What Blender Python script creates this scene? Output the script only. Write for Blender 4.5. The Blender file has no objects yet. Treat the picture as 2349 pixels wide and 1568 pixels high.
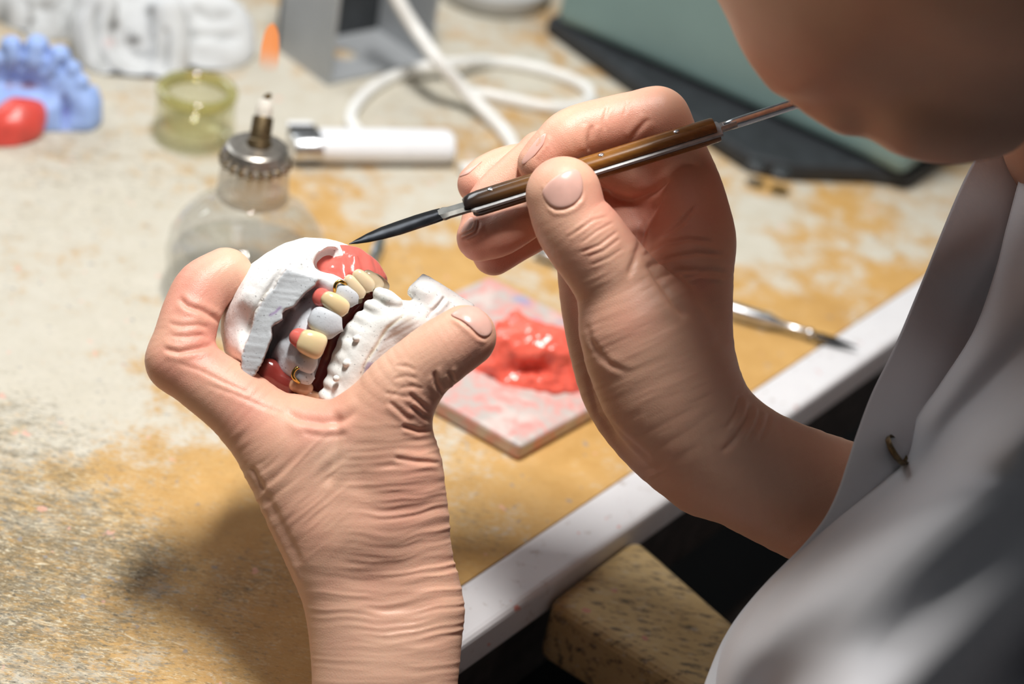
import bpy, bmesh, math, random
import numpy as np
from mathutils import Vector, Matrix

# ------------------------------------------------------------------ camera, world, lamps, exposure
SC = bpy.context.scene
COL = SC.collection
W, H, FPX = 2349.0, 1568.0, 3915.0
PITCH = math.radians(34.0)
CAM = np.array([0.0, 0.0, 0.467])
cp, sp = math.cos(PITCH), math.sin(PITCH)
ROLL = 0.20
CF = np.array([0, cp, -sp])
CR = np.array([math.cos(ROLL), sp * math.sin(ROLL), cp * math.sin(ROLL)]); CU = np.array([-math.sin(ROLL), sp * math.cos(ROLL), cp * math.cos(ROLL)])

cd = bpy.data.cameras.new('camera'); cam = bpy.data.objects.new('camera', cd); COL.objects.link(cam)
cam.location = CAM; cam.rotation_euler = Matrix(np.array([CR, CU, -CF]).T.tolist()).to_euler()
cd.lens = 60; cd.sensor_width = 36; cd.sensor_fit = 'HORIZONTAL'
cd.clip_start = 0.02; cd.clip_end = 30
cd.dof.use_dof = True; cd.dof.focus_distance = 0.610; cd.dof.aperture_fstop = 5.8
SC.camera = cam

wd = bpy.data.worlds.new('room_light'); SC.world = wd; wd.use_nodes = True
bg = wd.node_tree.nodes['Background']
bg.inputs[0].default_value = (0.85, 0.92, 1.0, 1); bg.inputs[1].default_value = 0.05


def area(name, loc, target, power, size, size_y=None, color=(1, 1, 1), spread=math.pi):
    l = bpy.data.lights.new(name, 'AREA'); l.energy = power; l.color = color
    l.shape = 'RECTANGLE' if size_y else 'DISK'; l.size = size
    if size_y: l.size_y = size_y
    l.spread = spread
    o = bpy.data.objects.new(name, l); COL.objects.link(o); o.location = loc
    d = Vector(target) - Vector(loc)
    o.rotation_euler = d.to_track_quat('-Z', 'Y').to_euler()
    return o


area('desk_lamp_light', (-0.08, 0.58, 1.0), (-0.06, 0.58, 0), 15.4, 0.30, 0.10, (1.0, 0.98, 0.945))
area('window_light', (-1.5, 1.9, 1.3), (0, 0.7, 0), 18, 1.0, 0.9, (0.92, 0.97, 1.0))
area('ceiling_light', (-0.7, 0.0, 2.1), (0.2, 0.6, 0.1), 1.9, 1.2, 0.4, (0.95, 0.97, 1.0))
SC.view_settings.view_transform = 'Standard'; SC.view_settings.look = 'None'
SC.view_settings.exposure = -0.2; SC.view_settings.gamma = 1.0
SC.view_settings.use_curve_mapping = False
SC.cycles.max_bounces = 6; SC.cycles.transparent_max_bounces = 10; SC.cycles.caustics_reflective = False; SC.cycles.caustics_refractive = False


# ------------------------------------------------------------------ geometry of the view
def ray(u, v):
    return CR * (u - 1174.5) / FPX + CU * (784 - v) / FPX + CF


def P(u, v, d):
    return CAM + ray(u, v) * d


def T(u, v, z=0.0):
    r = ray(u, v)
    return CAM + r * ((z - CAM[2]) / r[2])


def proj(p):
    q = np.asarray(p) - CAM
    d = q @ CF
    return 1174.5 + FPX * (q @ CR) / d, 784 - FPX * (q @ CU) / d, d


class Frame:
    """local millimetre frame: x right, y down, z away from the viewer"""
    def __init__(s, u, v, d):
        s.O = P(u, v, d); r = ray(u, v); s.w = r / np.linalg.norm(r)
        x = CR - (CR @ s.w) * s.w; s.x = x / np.linalg.norm(x); s.y = np.cross(s.w, s.x)
        s.R = np.array([s.x, s.y, s.w]); s.dist = np.linalg.norm(s.O - CAM) * 1000
        s.px = s.dist / FPX / 1.0
        s.c = s.loc(CAM)

    def loc(s, p): return (np.asarray(p) - s.O) @ s.R.T * 1000
    def wor(s, q): return s.O + (np.asarray(q) / 1000) @ s.R

    def pt(s, u, v, z=0.0):
        r = s.R @ ray(u, v)
        return s.c + r * ((z - s.c[2]) / r[2])

    def rad(s, r, z=0.0): return r * s.px * (s.dist + z) / s.dist


# ------------------------------------------------------------------ noise
_rng = np.random.RandomState(7)
_TAB = _rng.rand(64, 64, 64).astype(np.float32)


def vnoise(p):
    p = np.asarray(p, dtype=np.float64)
    i = np.floor(p).astype(np.int64); f = p - i; f = f * f * (3 - 2 * f)
    i0 = i & 63; i1 = (i + 1) & 63
    x0, y0, z0 = i0[:, 0], i0[:, 1], i0[:, 2]; x1, y1, z1 = i1[:, 0], i1[:, 1], i1[:, 2]
    fx, fy, fz = f[:, 0], f[:, 1], f[:, 2]
    a = _TAB[x0, y0, z0] * (1 - fx) + _TAB[x1, y0, z0] * fx
    b = _TAB[x0, y1, z0] * (1 - fx) + _TAB[x1, y1, z0] * fx
    c = _TAB[x0, y0, z1] * (1 - fx) + _TAB[x1, y0, z1] * fx
    d = _TAB[x0, y1, z1] * (1 - fx) + _TAB[x1, y1, z1] * fx
    return ((a * (1 - fy) + b * fy) * (1 - fz) + (c * (1 - fy) + d * fy) * fz) * 2 - 1


def fbm(p, n=4):
    s = 0; a = 0.5; q = np.array(p, dtype=np.float64)
    for _ in range(n):
        s = s + a * vnoise(q); q = q * 2.03 + 11.3; a *= 0.5
    return s


def sstep(a, b, x):
    t = np.clip((x - a) / (b - a), 0, 1); return t * t * (3 - 2 * t)


def smin(a, b, k):
    if k <= 0: return np.minimum(a, b)
    h = np.maximum(k - np.abs(a - b), 0) / k
    return np.minimum(a, b) - h * h * k * 0.25


def smax(a, b, k): return -smin(-a, -b, k)


def polysd(px, py, poly):
    """signed distance to a 2D polygon, negative inside"""
    poly = np.asarray(poly, dtype=np.float64); n = len(poly)
    d = np.full(np.broadcast(px, py).shape, 1e18); s = np.ones(d.shape)
    for i in range(n):
        a = poly[i]; b = poly[i - 1]; e = b - a
        wx = px - a[0]; wy = py - a[1]
        t = np.clip((wx * e[0] + wy * e[1]) / (e @ e + 1e-12), 0, 1)
        dx = wx - e[0] * t; dy = wy - e[1] * t
        d = np.minimum(d, dx * dx + dy * dy)
        c1 = py >= a[1]; c2 = py < b[1]; c3 = e[0] * wy > e[1] * wx
        flip = (c1 & c2 & c3) | (~c1 & ~c2 & ~c3)
        s = np.where(flip, -s, s)
    return s * np.sqrt(d)


def linedist(px, py, line):
    line = np.asarray(line, dtype=np.float64); d = np.full(px.shape, 1e18)
    for a, b in zip(line[:-1], line[1:]):
        e = b - a; wx = px - a[0]; wy = py - a[1]
        t = np.clip((wx * e[0] + wy * e[1]) / (e @ e + 1e-12), 0, 1)
        d = np.minimum(d, (wx - e[0] * t) ** 2 + (wy - e[1] * t) ** 2)
    return np.sqrt(d)


def tps(ctrl):
    """thin plate spline through (x,y,value) -> function"""
    c = np.asarray(ctrl, dtype=np.float64); n = len(c)
    s = 100.0; q = c[:, :2] / s
    def U(r2): return np.where(r2 > 0, 0.5 * r2 * np.log(r2 + 1e-12), 0)
    K = U(((q[:, None] - q[None]) ** 2).sum(-1)) + np.eye(n) * 1e-3
    Pm = np.c_[np.ones(n), q]; A = np.zeros((n + 3, n + 3))
    A[:n, :n] = K; A[:n, n:] = Pm; A[n:, :n] = Pm.T
    w = np.linalg.solve(A, np.r_[c[:, 2], 0, 0, 0])
    def f(x, y):
        x = x / s; y = y / s; r = w[n] + w[n + 1] * x + w[n + 2] * y
        for i in range(n): r = r + w[i] * U((x - q[i, 0]) ** 2 + (y - q[i, 1]) ** 2)
        return r
    return f


def catmull(pts, sub=4):
    p = np.asarray(pts, dtype=np.float64)
    if len(p) < 3: return p
    e = np.vstack([2 * p[0] - p[1], p, 2 * p[-1] - p[-2]]); out = []
    for i in range(1, len(e) - 2):
        for k in range(sub):
            t = k / sub
            out.append(0.5 * (2 * e[i] + (e[i + 1] - e[i - 1]) * t + (2 * e[i - 1] - 5 * e[i] + 4 * e[i + 1] - e[i + 2]) * t * t
                              + (3 * e[i] - e[i - 1] - 3 * e[i + 1] + e[i + 2]) * t ** 3))
    out.append(p[-1]); return np.array(out)


# ------------------------------------------------------------------ sculpting with distance fields
class Sculpt:
    def __init__(s, F, h):
        s.F = F; s.h = h; s.ops = []

    def _q(s, c):
        u, v, z, r = c
        return np.r_[s.F.pt(u, v, z), s.F.rad(r, z)]

    def chain(s, pts, k=20, sub=4, op='u', raw=False):
        q = np.array(pts, float) if raw else np.array([s._q(c) for c in pts])
        q = catmull(q, sub); q[:, 3] = np.maximum(q[:, 3], 0.3)
        kk = k if raw else k * s.F.px
        lo = (q[:, :3] - q[:, 3:]).min(0); hi = (q[:, :3] + q[:, 3:]).max(0)
        def fn(X, Y, Z):
            f = np.full(np.broadcast(X, Y, Z).shape, 1e3, np.float32)
            pad = kk + 3 * s.h + 1
            if len(q) == 1:
                return (np.sqrt((X - q[0, 0]) ** 2 + (Y - q[0, 1]) ** 2 + (Z - q[0, 2]) ** 2) - q[0, 3]).astype(np.float32)
            for a, b in zip(q[:-1], q[1:]):
                l = np.minimum(a[:3] - a[3], b[:3] - b[3]) - pad; g = np.maximum(a[:3] + a[3], b[:3] + b[3]) + pad
                ix = np.searchsorted(X[:, 0, 0], [l[0], g[0]]); iy = np.searchsorted(Y[0, :, 0], [l[1], g[1]]); iz = np.searchsorted(Z[0, 0, :], [l[2], g[2]])
                sl = np.s_[ix[0]:ix[1], iy[0]:iy[1], iz[0]:iz[1]]
                x = X[ix[0]:ix[1]] - a[0]; y = Y[:, iy[0]:iy[1]] - a[1]; z = Z[:, :, iz[0]:iz[1]] - a[2]
                e = b[:3] - a[:3]; t = np.clip((x * e[0] + y * e[1] + z * e[2]) / (e @ e + 1e-9), 0, 1)
                d = np.sqrt((x - e[0] * t) ** 2 + (y - e[1] * t) ** 2 + (z - e[2] * t) ** 2) - (a[3] + (b[3] - a[3]) * t)
                f[sl] = np.minimum(f[sl], d)
            return f
        s.ops.append((op, lo, hi, fn, kk)); return s

    def ball(s, u, v, z, r, k=20, op='u', sc=(1, 1, 1), ang=0.0):
        c = s._q((u, v, z, r)); rr = c[3] * np.array(sc, float); ca, sa = math.cos(ang), math.sin(ang)
        m = rr.max()
        def fn(X, Y, Z):
            x = X - c[0]; y = Y - c[1]; z_ = (Z - c[2]) / rr[2]
            a = (x * ca + y * sa) / rr[0]; b = (-x * sa + y * ca) / rr[1]
            l = np.sqrt(a * a + b * b + z_ * z_); g = np.sqrt((a / rr[0]) ** 2 + (b / rr[1]) ** 2 + (z_ / rr[2]) ** 2) + 1e-6
            return (l * (l - 1) / g).astype(np.float32)
        s.ops.append((op, c[:3] - m, c[:3] + m, fn, k * s.F.px)); return s

    def prism(s, poly, zf, zb, k=10, k2=8, op='u', plane=0.0):
        q = np.array([s.F.pt(u, v, plane)[:2] for u, v in poly]); c = s.F.c
        zmin = zf if np.isscalar(zf) else -30
        def fn(X, Y, Z):
            d2 = polysd(X[:, :, 0], Y[:, :, 0], q)[:, :, None]
            if np.isscalar(zf): f = zf
            else:
                # pixel of each column on the local plane
                sx = X[:, :, 0] / s.F.px; sy = Y[:, :, 0] / s.F.px
                f = zf(sx + s.u0, sy + s.v0)[:, :, None]
            dz = np.maximum(f - Z, Z - zb)
            return smax(d2, dz, k2 * s.F.px).astype(np.float32)
        lo = np.r_[q.min(0), zmin]; hi = np.r_[q.max(0), zb]
        s.ops.append((op, lo, hi, fn, k * s.F.px)); return s

    u0 = v0 = 0

    def field(s, fn, lo, hi, k=0, op='u'):
        s.ops.append((op, np.array(lo, float), np.array(hi, float), fn, k)); return s

    def build(s, clip=None):
        us = [o for o in s.ops if o[0] == 'u']; h = s.h
        lo = np.min([o[1] for o in us], 0) - 4 * h - 1; hi = np.max([o[2] for o in us], 0) + 4 * h + 1
        if clip is not None: lo = np.maximum(lo, clip[0]); hi = np.minimum(hi, clip[1])
        n = np.ceil((hi - lo) / h).astype(int) + 1
        s.lo = lo; s.n = n
        ax = [(lo[i] + np.arange(n[i]) * h) for i in range(3)]
        f = np.full(n, 50.0, np.float32)
        for op, l, g, fn, k in s.ops:
            pad = 3 * h + k + 1
            a = np.clip(np.floor((l - pad - lo) / h).astype(int), 0, n); b = np.clip(np.ceil((g + pad - lo) / h).astype(int) + 1, 0, n)
            if (b - a).min() < 2: continue
            sl = np.s_[a[0]:b[0], a[1]:b[1], a[2]:b[2]]
            d = fn(ax[0][a[0]:b[0], None, None], ax[1][None, a[1]:b[1], None], ax[2][None, None, a[2]:b[2]])
            if op == 'u': f[sl] = smin(f[sl], d, k)
            elif op == 's': f[sl] = smax(f[sl], -d, k)
            else: f[sl] = smax(f[sl], d, k)
        s.f = f
        s.v, s.q = nets(f, lo, h)
        return s

    def sample(s, p):
        g = np.clip((p - s.lo) / s.h, 0, np.array(s.n) - 1.001); i = g.astype(int); t = g - i
        f = s.f; r = 0
        for dx in (0, 1):
            for dy in (0, 1):
                for dz in (0, 1):
                    w = (t[:, 0] if dx else 1 - t[:, 0]) * (t[:, 1] if dy else 1 - t[:, 1]) * (t[:, 2] if dz else 1 - t[:, 2])
                    r = r + w * f[i[:, 0] + dx, i[:, 1] + dy, i[:, 2] + dz]
        return r

    def normals(s, p=None):
        p = s.v if p is None else p
        e = s.h; g = np.stack([s.sample(p + d) - s.sample(p - d) for d in np.eye(3) * e], 1)
        return g / (np.linalg.norm(g, axis=1, keepdims=True) + 1e-9)

    def prep(s):
        s.nrm = s.normals(); w = s.F.wor(s.v); s.U, s.V, s.D = proj(w)
        vd = s.F.c - s.v; vd /= np.linalg.norm(vd, axis=1, keepdims=True)
        s.face = np.clip((s.nrm * vd).sum(1), 0, 1); s.disp = np.zeros(len(s.v)); return s

    def crease(s, line, depth=0.5, width=5, lip=0.0, zr=None):
        d = linedist(s.U, s.V, line); m = sstep(0.02, 0.35, s.face)
        if zr is not None: m = m * (s.v[:, 2] > zr[0]) * (s.v[:, 2] < zr[1])
        # depth fades out at the two ends of the line
        a, b = np.array(line[0]), np.array(line[-1]); L = np.linalg.norm(b - a) + 1e-6
        t = ((s.U - a[0]) * (b - a)[0] + (s.V - a[1]) * (b - a)[1]) / L / L
        fade = sstep(-0.02, 0.15, t) * sstep(1.02, 0.85, t) if len(line) < 12 else 1.0
        s.disp += m * fade * (-depth * np.exp(-(d / width) ** 2) + lip * np.exp(-((d - 2.2 * width) / (1.5 * width)) ** 2)); return s

    def apply(s):
        s.v = s.v + s.nrm * s.disp[:, None]; return s

    def world(s): return s.F.wor(s.v)

    def surface(s, uv, off=0.0):
        """first point of the field seen at pixels uv, off millimetres outside it"""
        uv = np.asarray(uv, float); r = np.array([s.F.R @ ray(u, v) for u, v in uv]); r /= np.linalg.norm(r, axis=1, keepdims=True)
        ts = np.arange(s.F.dist - 45, s.F.dist + 70, 0.25)
        best = np.full(len(uv), np.nan)
        for t in ts:
            p = s.F.c + r * t
            ok = np.isnan(best) & (s.sample(p) < off); best[ok] = t
        m = np.nanmedian(best); best[np.isnan(best)] = m
        return s.F.c + r * best[:, None], r


def nets(f, lo, h):
    ins = f < 0
    c = [ins[dx:f.shape[0] - 1 + dx, dy:f.shape[1] - 1 + dy, dz:f.shape[2] - 1 + dz] for dx in (0, 1) for dy in (0, 1) for dz in (0, 1)]
    cnt = np.zeros(c[0].shape, np.int8)
    for a in c: cnt += a
    act = (cnt > 0) & (cnt < 8); idx = np.argwhere(act)
    ids = np.full(act.shape, -1, np.int32); ids[act] = np.arange(len(idx))
    acc = np.zeros((len(idx), 3)); num = np.zeros(len(idx))
    cor = np.array([(dx, dy, dz) for dx in (0, 1) for dy in (0, 1) for dz in (0, 1)])
    vals = [f[idx[:, 0] + o[0], idx[:, 1] + o[1], idx[:, 2] + o[2]] for o in cor]
    for i in range(8):
        for j in range(i + 1, 8):
            if np.abs(cor[i] - cor[j]).sum() != 1: continue
            a, b = vals[i], vals[j]; m = (a < 0) != (b < 0)
            t = np.where(m, a / np.where(m, a - b, 1), 0)
            acc += np.where(m[:, None], cor[i] + (cor[j] - cor[i]) * t[:, None], 0); num += m
    v = (idx + acc / num[:, None]) * h + lo
    quads = []
    for axis in range(3):
        o1, o2 = [(1, 2), (2, 0), (0, 1)][axis]
        s0 = [slice(None)] * 3; s1 = [slice(None)] * 3
        s0[axis] = slice(0, -1); s1[axis] = slice(1, None)
        A, B = ins[tuple(s0)], ins[tuple(s1)]
        e = np.argwhere(A != B)
        e = e[(e[:, o1] > 0) & (e[:, o2] > 0) & (e[:, o1] < f.shape[o1] - 1) & (e[:, o2] < f.shape[o2] - 1)]
        def cid(d1, d2):
            k = e.copy(); k[:, o1] += d1; k[:, o2] += d2
            return ids[k[:, 0], k[:, 1], k[:, 2]]
        q = np.stack([cid(-1, -1), cid(0, -1), cid(0, 0), cid(-1, 0)], 1)
        inside = A[e[:, 0], e[:, 1], e[:, 2]]
        q[~inside] = q[~inside][:, ::-1]
        quads.append(q)
    q = np.vstack(quads)
    return v, q[(q >= 0).all(1)]


# ------------------------------------------------------------------ objects
def raw_mesh(name, v, faces, smooth=True, col=None):
    me = bpy.data.meshes.new(name)
    v = np.asarray(v, np.float32)
    if isinstance(faces, np.ndarray):
        n, k = faces.shape
        me.vertices.add(len(v)); me.vertices.foreach_set('co', v.ravel())
        me.loops.add(n * k); me.loops.foreach_set('vertex_index', faces.astype(np.int32).ravel())
        me.polygons.add(n); me.polygons.foreach_set('loop_start', np.arange(0, n * k, k, dtype=np.int32))
        me.update(calc_edges=True)
    else:
        me.from_pydata(v.tolist(), [], faces); me.update()
    if smooth: me.polygons.foreach_set('use_smooth', np.ones(len(me.polygons), bool))
    if col is not None:
        at = me.color_attributes.new('Col', 'FLOAT_COLOR', 'POINT')
        c = np.ones((len(v), 4), np.float32); c[:, :col.shape[1]] = col
        at.data.foreach_set('color', c.ravel())
    me.validate()
    return me


def origin_of(o):
    p = np.zeros(3)
    while o is not None:
        p = p + np.array(o.location); o = o.parent
    return p


def tag(o, label=None, cat=None, group=None, kind=None):
    if label: o['label'] = label
    if cat: o['category'] = cat
    if group: o['group'] = group
    if kind: o['kind'] = kind
    return o


def thing(name, loc, label, cat, group=None):
    o = bpy.data.objects.new(name, None); COL.objects.link(o); o.location = loc; o.empty_display_size = 0.02
    return tag(o, label, cat, group)


def obj(name, v, faces, mat, parent=None, smooth=True, col=None, sharp=None):
    v = np.asarray(v, float)
    if parent is None:
        o0 = np.r_[(v[:, :2].max(0) + v[:, :2].min(0)) / 2, v[:, 2].min()]
    else:
        o0 = origin_of(parent)
    me = raw_mesh(name, v - o0, faces, smooth, col)
    if sharp: me.set_sharp_from_angle(angle=math.radians(sharp))
    o = bpy.data.objects.new(name, me); COL.objects.link(o)
    if parent is None: o.location = o0
    else: o.parent = parent
    if mat: me.materials.append(mat)
    return o


def from_bm(name, bm, mat, parent=None, smooth=True, sharp=35):
    bmesh.ops.recalc_face_normals(bm, faces=bm.faces)
    bm.verts.index_update()
    v = np.array([x.co[:] for x in bm.verts]); f = [[w.index for w in p.verts] for p in bm.faces]; bm.free()
    return obj(name, v, f, mat, parent, smooth, None, sharp)


def add_bevel(o, w, seg=2):
    m = o.modifiers.new('bevel', 'BEVEL'); m.width = w; m.segments = seg; m.limit_method = 'ANGLE'; m.angle_limit = math.radians(35)
    return o


def merge(parts):
    V, Q, C = [], [], []; n = 0
    for v, q, c in parts:
        V.append(v); Q.append(q + n); C.append(c); n += len(v)
    return np.vstack(V), np.vstack(Q), np.vstack(C)


def sweep(pts, rad, seg=16, cap=True, ell=None, up=None):
    """tube along world points; rad scalar or list; ell (a,b) scales the two cross directions"""
    p = np.asarray(pts, float); n = len(p); r = np.broadcast_to(np.asarray(rad, float), (n,))
    t = np.gradient(p, axis=0); t /= np.linalg.norm(t, axis=1, keepdims=True)
    ref = np.array([0, 0, 1.0]) if up is None else np.asarray(up, float)
    V = []
    for i in range(n):
        a = np.cross(ref, t[i])
        if np.linalg.norm(a) < 1e-3: a = np.cross([1, 0, 0], t[i])
        a /= np.linalg.norm(a); b = np.cross(t[i], a); ref = b
        ea, eb = ell if ell else (1, 1)
        for k in range(seg):
            w = 2 * math.pi * k / seg
            V.append(p[i] + r[i] * (a * math.cos(w) * ea + b * math.sin(w) * eb))
    F = []
    for i in range(n - 1):
        for k in range(seg):
            k2 = (k + 1) % seg
            F.append([i * seg + k, i * seg + k2, (i + 1) * seg + k2, (i + 1) * seg + k])
    if cap: F.append(list(range(seg))[::-1]); F.append([(n - 1) * seg + k for k in range(seg)])
    return np.array(V), F


def lathe(prof, c, seg=64, close=False):
    """prof [(r,z)...] about the vertical through c"""
    V = []; n = len(prof)
    for r, z in prof:
        for k in range(seg):
            w = 2 * math.pi * k / seg
            V.append((c[0] + r * math.cos(w), c[1] + r * math.sin(w), c[2] + z))
    F = []
    for i in range(n - 1 + (1 if close else 0)):
        j = (i + 1) % n
        for k in range(seg):
            k2 = (k + 1) % seg
            F.append([i * seg + k, i * seg + k2, j * seg + k2, j * seg + k])
    if not close:
        if prof[0][0] > 1e-5: F.append([k for k in range(seg)][::-1])
        if prof[-1][0] > 1e-5: F.append([(n - 1) * seg + k for k in range(seg)])
    return np.array(V), F


def extrude(poly, z0, z1):
    """vertical prism on world xy polygon"""
    n = len(poly); p = np.asarray(poly, float)[:, :2]
    a = 0.5 * np.sum(p[:, 0] * np.roll(p[:, 1], -1) - np.roll(p[:, 0], -1) * p[:, 1])
    if a < 0: p = p[::-1]
    V = np.vstack([np.c_[p, np.full(n, z0)], np.c_[p, np.full(n, z1)]])
    F = [list(range(n))[::-1], [n + i for i in range(n)]] + [[i, (i + 1) % n, n + (i + 1) % n, n + i] for i in range(n)]
    return V, F


def boxv(c, a, b, d):
    """box from centre and three half-axis vectors"""
    c, a, b, d = [np.asarray(x, float) for x in (c, a, b, d)]
    V = [c + sx * a + sy * b + sz * d for sx in (-1, 1) for sy in (-1, 1) for sz in (-1, 1)]
    F = [[0, 1, 3, 2], [4, 6, 7, 5], [0, 4, 5, 1], [2, 3, 7, 6], [0, 2, 6, 4], [1, 5, 7, 3]]
    if np.dot(np.cross(a, b), d) < 0: F = [f[::-1] for f in F]
    return np.array(V), F


def solidify(o, t, off=-1):
    m = o.modifiers.new('thickness', 'SOLIDIFY'); m.thickness = t; m.offset = off; return o


# ------------------------------------------------------------------ materials
class NT:
    def __init__(s, name):
        s.m = bpy.data.materials.new(name); s.m.use_nodes = True; s.t = s.m.node_tree
        s.b = s.t.nodes['Principled BSDF']; s.out = s.t.nodes['Material Output']

    def n(s, kind, **kw):
        x = s.t.nodes.new(kind)
        for k, v in kw.items(): setattr(x, k, v)
        return x

    def l(s, a, b): s.t.links.new(a, b)

    def coord(s, scale=(1, 1, 1), rot=(0, 0, 0)):
        c = s.n('ShaderNodeTexCoord'); m = s.n('ShaderNodeMapping'); m.inputs['Scale'].default_value = scale; m.inputs['Rotation'].default_value = rot
        s.l(c.outputs['Object'], m.inputs[0]); return m.outputs[0]

    def noise(s, scale, detail=4, rough=0.55, vec=None, dist=0.0):
        x = s.n('ShaderNodeTexNoise'); x.inputs['Scale'].default_value = scale; x.inputs['Detail'].default_value = detail
        x.inputs['Roughness'].default_value = rough; x.inputs['Distortion'].default_value = dist
        s.l(vec if vec is not None else s.coord(), x.inputs['Vector']); return x.outputs['Fac']

    def ramp(s, fac, stops):
        x = s.n('ShaderNodeValToRGB'); e = x.color_ramp.elements
        while len(e) < len(stops): e.new(0.5)
        for i, (p, c) in enumerate(stops):
            e[i].position = p; e[i].color = (*c, 1) if hasattr(c, '__len__') else (c, c, c, 1)
        s.l(fac, x.inputs[0]); return x.outputs[0]

    def mix(s, fac, a, b, mode='MIX'):
        x = s.n('ShaderNodeMix', data_type='RGBA', blend_type=mode)
        for sock, val in ((x.inputs['Factor'], fac), (x.inputs[6], a), (x.inputs[7], b)):
            if hasattr(val, 'is_linked') or hasattr(val, 'links'): s.l(val, sock)
            elif hasattr(val, '__len__'): sock.default_value = (*val[:3], 1)
            else: sock.default_value = val
        return x.outputs[2]

    def math(s, op, a, b=0.0):
        x = s.n('ShaderNodeMath', operation=op)
        for i, val in enumerate((a, b)):
            if hasattr(val, 'links'): s.l(val, x.inputs[i])
            else: x.inputs[i].default_value = val
        return x.outputs[0]

    def attr(s, name='Col'):
        x = s.n('ShaderNodeAttribute', attribute_name=name); return x.outputs['Color']

    def bump(s, h, strength, dist):
        x = s.n('ShaderNodeBump'); x.inputs['Strength'].default_value = strength; x.inputs['Distance'].default_value = dist
        s.l(h, x.inputs['Height']); s.l(x.outputs[0], s.b.inputs['Normal']); return x

    def set(s, **kw):
        for k, v in kw.items():
            i = s.b.inputs[k.replace('_', ' ')]
            if hasattr(v, 'links'): s.l(v, i)
            elif hasattr(v, '__len__') and len(v) == 3 and i.type == 'RGBA': i.default_value = (*v, 1)
            else: i.default_value = v
        return s


def simple(name, color, rough=0.5, metal=0.0, noise_amt=0.12, nscale=60, bump=0.0, bscale=400, **kw):
    t = NT(name)
    f = t.noise(nscale, 4)
    dark = tuple(c * (1 - noise_amt) for c in color); lite = tuple(min(1, c * (1 + noise_amt)) for c in color)
    t.set(Base_Color=t.ramp(f, [(0.3, dark), (0.7, lite)]), Roughness=rough, Metallic=metal, **kw)
    if bump: t.bump(t.noise(bscale, 3), bump, 0.0006)
    return t.m
# ------------------------------------------------------------------ shared materials
def skin_material():
    t = NT('skin'); col = t.attr()
    mott = t.noise(160, 5, 0.6)
    c = t.mix(t.math('MULTIPLY', mott, 0.35), col, (0.62, 0.30, 0.22))
    fine = t.noise(900, 3, 0.6)
    c = t.mix(t.math('MULTIPLY', fine, 0.12), c, (0.85, 0.62, 0.50))
    t.set(Base_Color=c, Roughness=0.46, Subsurface_Weight=0.22, Subsurface_Radius=(1.0, 0.32, 0.18), Subsurface_Scale=0.0035, Specular_IOR_Level=0.42)
    v = t.n('ShaderNodeTexVoronoi', feature='DISTANCE_TO_EDGE'); v.inputs['Scale'].default_value = 1300
    t.l(t.coord(), v.inputs['Vector'])
    h = t.math('ADD', t.math('MULTIPLY', t.noise(1500, 3), 0.5), t.math('MULTIPLY', v.outputs['Distance'], 0.9))
    t.bump(h, 0.26, 0.0004); return t.m


M = {}
M['skin'] = skin_material()
M['nail'] = simple('fingernail', (0.72, 0.43, 0.36), 0.28, noise_amt=0.06, nscale=200, Subsurface_Weight=0.15, Subsurface_Radius=(1, .4, .3), Subsurface_Scale=0.002)


def vcol(name, rough, bump=0.0, bscale=500, noise_amt=0.1, nscale=250, specks=0.0, **kw):
    t = NT(name); c = t.attr()
    f = t.noise(nscale, 4)
    c = t.mix(t.math('MULTIPLY', f, noise_amt), c, (0.35, 0.33, 0.31))
    if specks:
        s = t.ramp(t.noise(1100, 1, 0.4), [(0.26, 1.0), (0.30, 0.0)])
        c = t.mix(t.math('MULTIPLY', s, specks), c, (0.10, 0.10, 0.11))
    t.set(Base_Color=c, Roughness=rough, **kw)
    if bump: t.bump(t.noise(bscale, 5, 0.65), bump, 0.0008)
    return t.m


M['plaster'] = vcol('plaster', 0.82, 0.18, 900, 0.10, 300, 0.55)
M['plaster_far'] = vcol('dull plaster', 0.9, 0.4, 160, 0.35, 40)
M['wax'] = vcol('glossy pink wax', 0.16, 0.10, 300, 0.10, 200, 0, Subsurface_Weight=0.25, Subsurface_Radius=(1, .25, .15), Subsurface_Scale=0.003, Specular_IOR_Level=0.6)
M['tooth'] = vcol('acrylic tooth', 0.18, 0.03, 500, 0.03, 200, 0, Subsurface_Weight=0.3, Subsurface_Radius=(1, .7, .4), Subsurface_Scale=0.003, Specular_IOR_Level=0.6)
M['gold'] = simple('gold wire', (0.58, 0.37, 0.10), 0.2, 1.0, 0.05)
M['spine'] = simple('grey spine steel', (0.42, 0.42, 0.42), 0.45, 0.35, 0.2, 300)
M['steel'] = simple('steel', (0.66, 0.67, 0.69), 0.28, 1.0, 0.15, 300)
M['dull_steel'] = simple('worn steel', (0.33, 0.34, 0.36), 0.42, 1.0, 0.2, 200)
M['tang_steel'] = simple('dull olive tang steel', (0.17, 0.165, 0.15), 0.38, 0.8, 0.25, 250)
M['black_steel'] = simple('blackened blade steel', (0.035, 0.036, 0.04), 0.22, 0.9, 0.3, 200)
M['brass_dark'] = simple('sooty brass', (0.16, 0.115, 0.06), 0.42, 0.8, 0.45, 400, 0.3)
M['cap_metal'] = simple('worn cap metal', (0.40, 0.37, 0.33), 0.35, 0.85, 0.25, 300, 0.15)
M['wick'] = simple('wick cotton', (0.80, 0.76, 0.68), 0.95, 0, 0.15, 400, 0.5)
M['char'] = simple('charred wick', (0.14, 0.09, 0.03), 0.95, 0, 0.5, 400, 0.5)
M['white_plastic'] = simple('white lighter plastic', (0.86, 0.87, 0.90), 0.28, 0, 0.02)
M['black_plastic'] = simple('black plastic', (0.015, 0.016, 0.018), 0.45, 0, 0.2)
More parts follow.
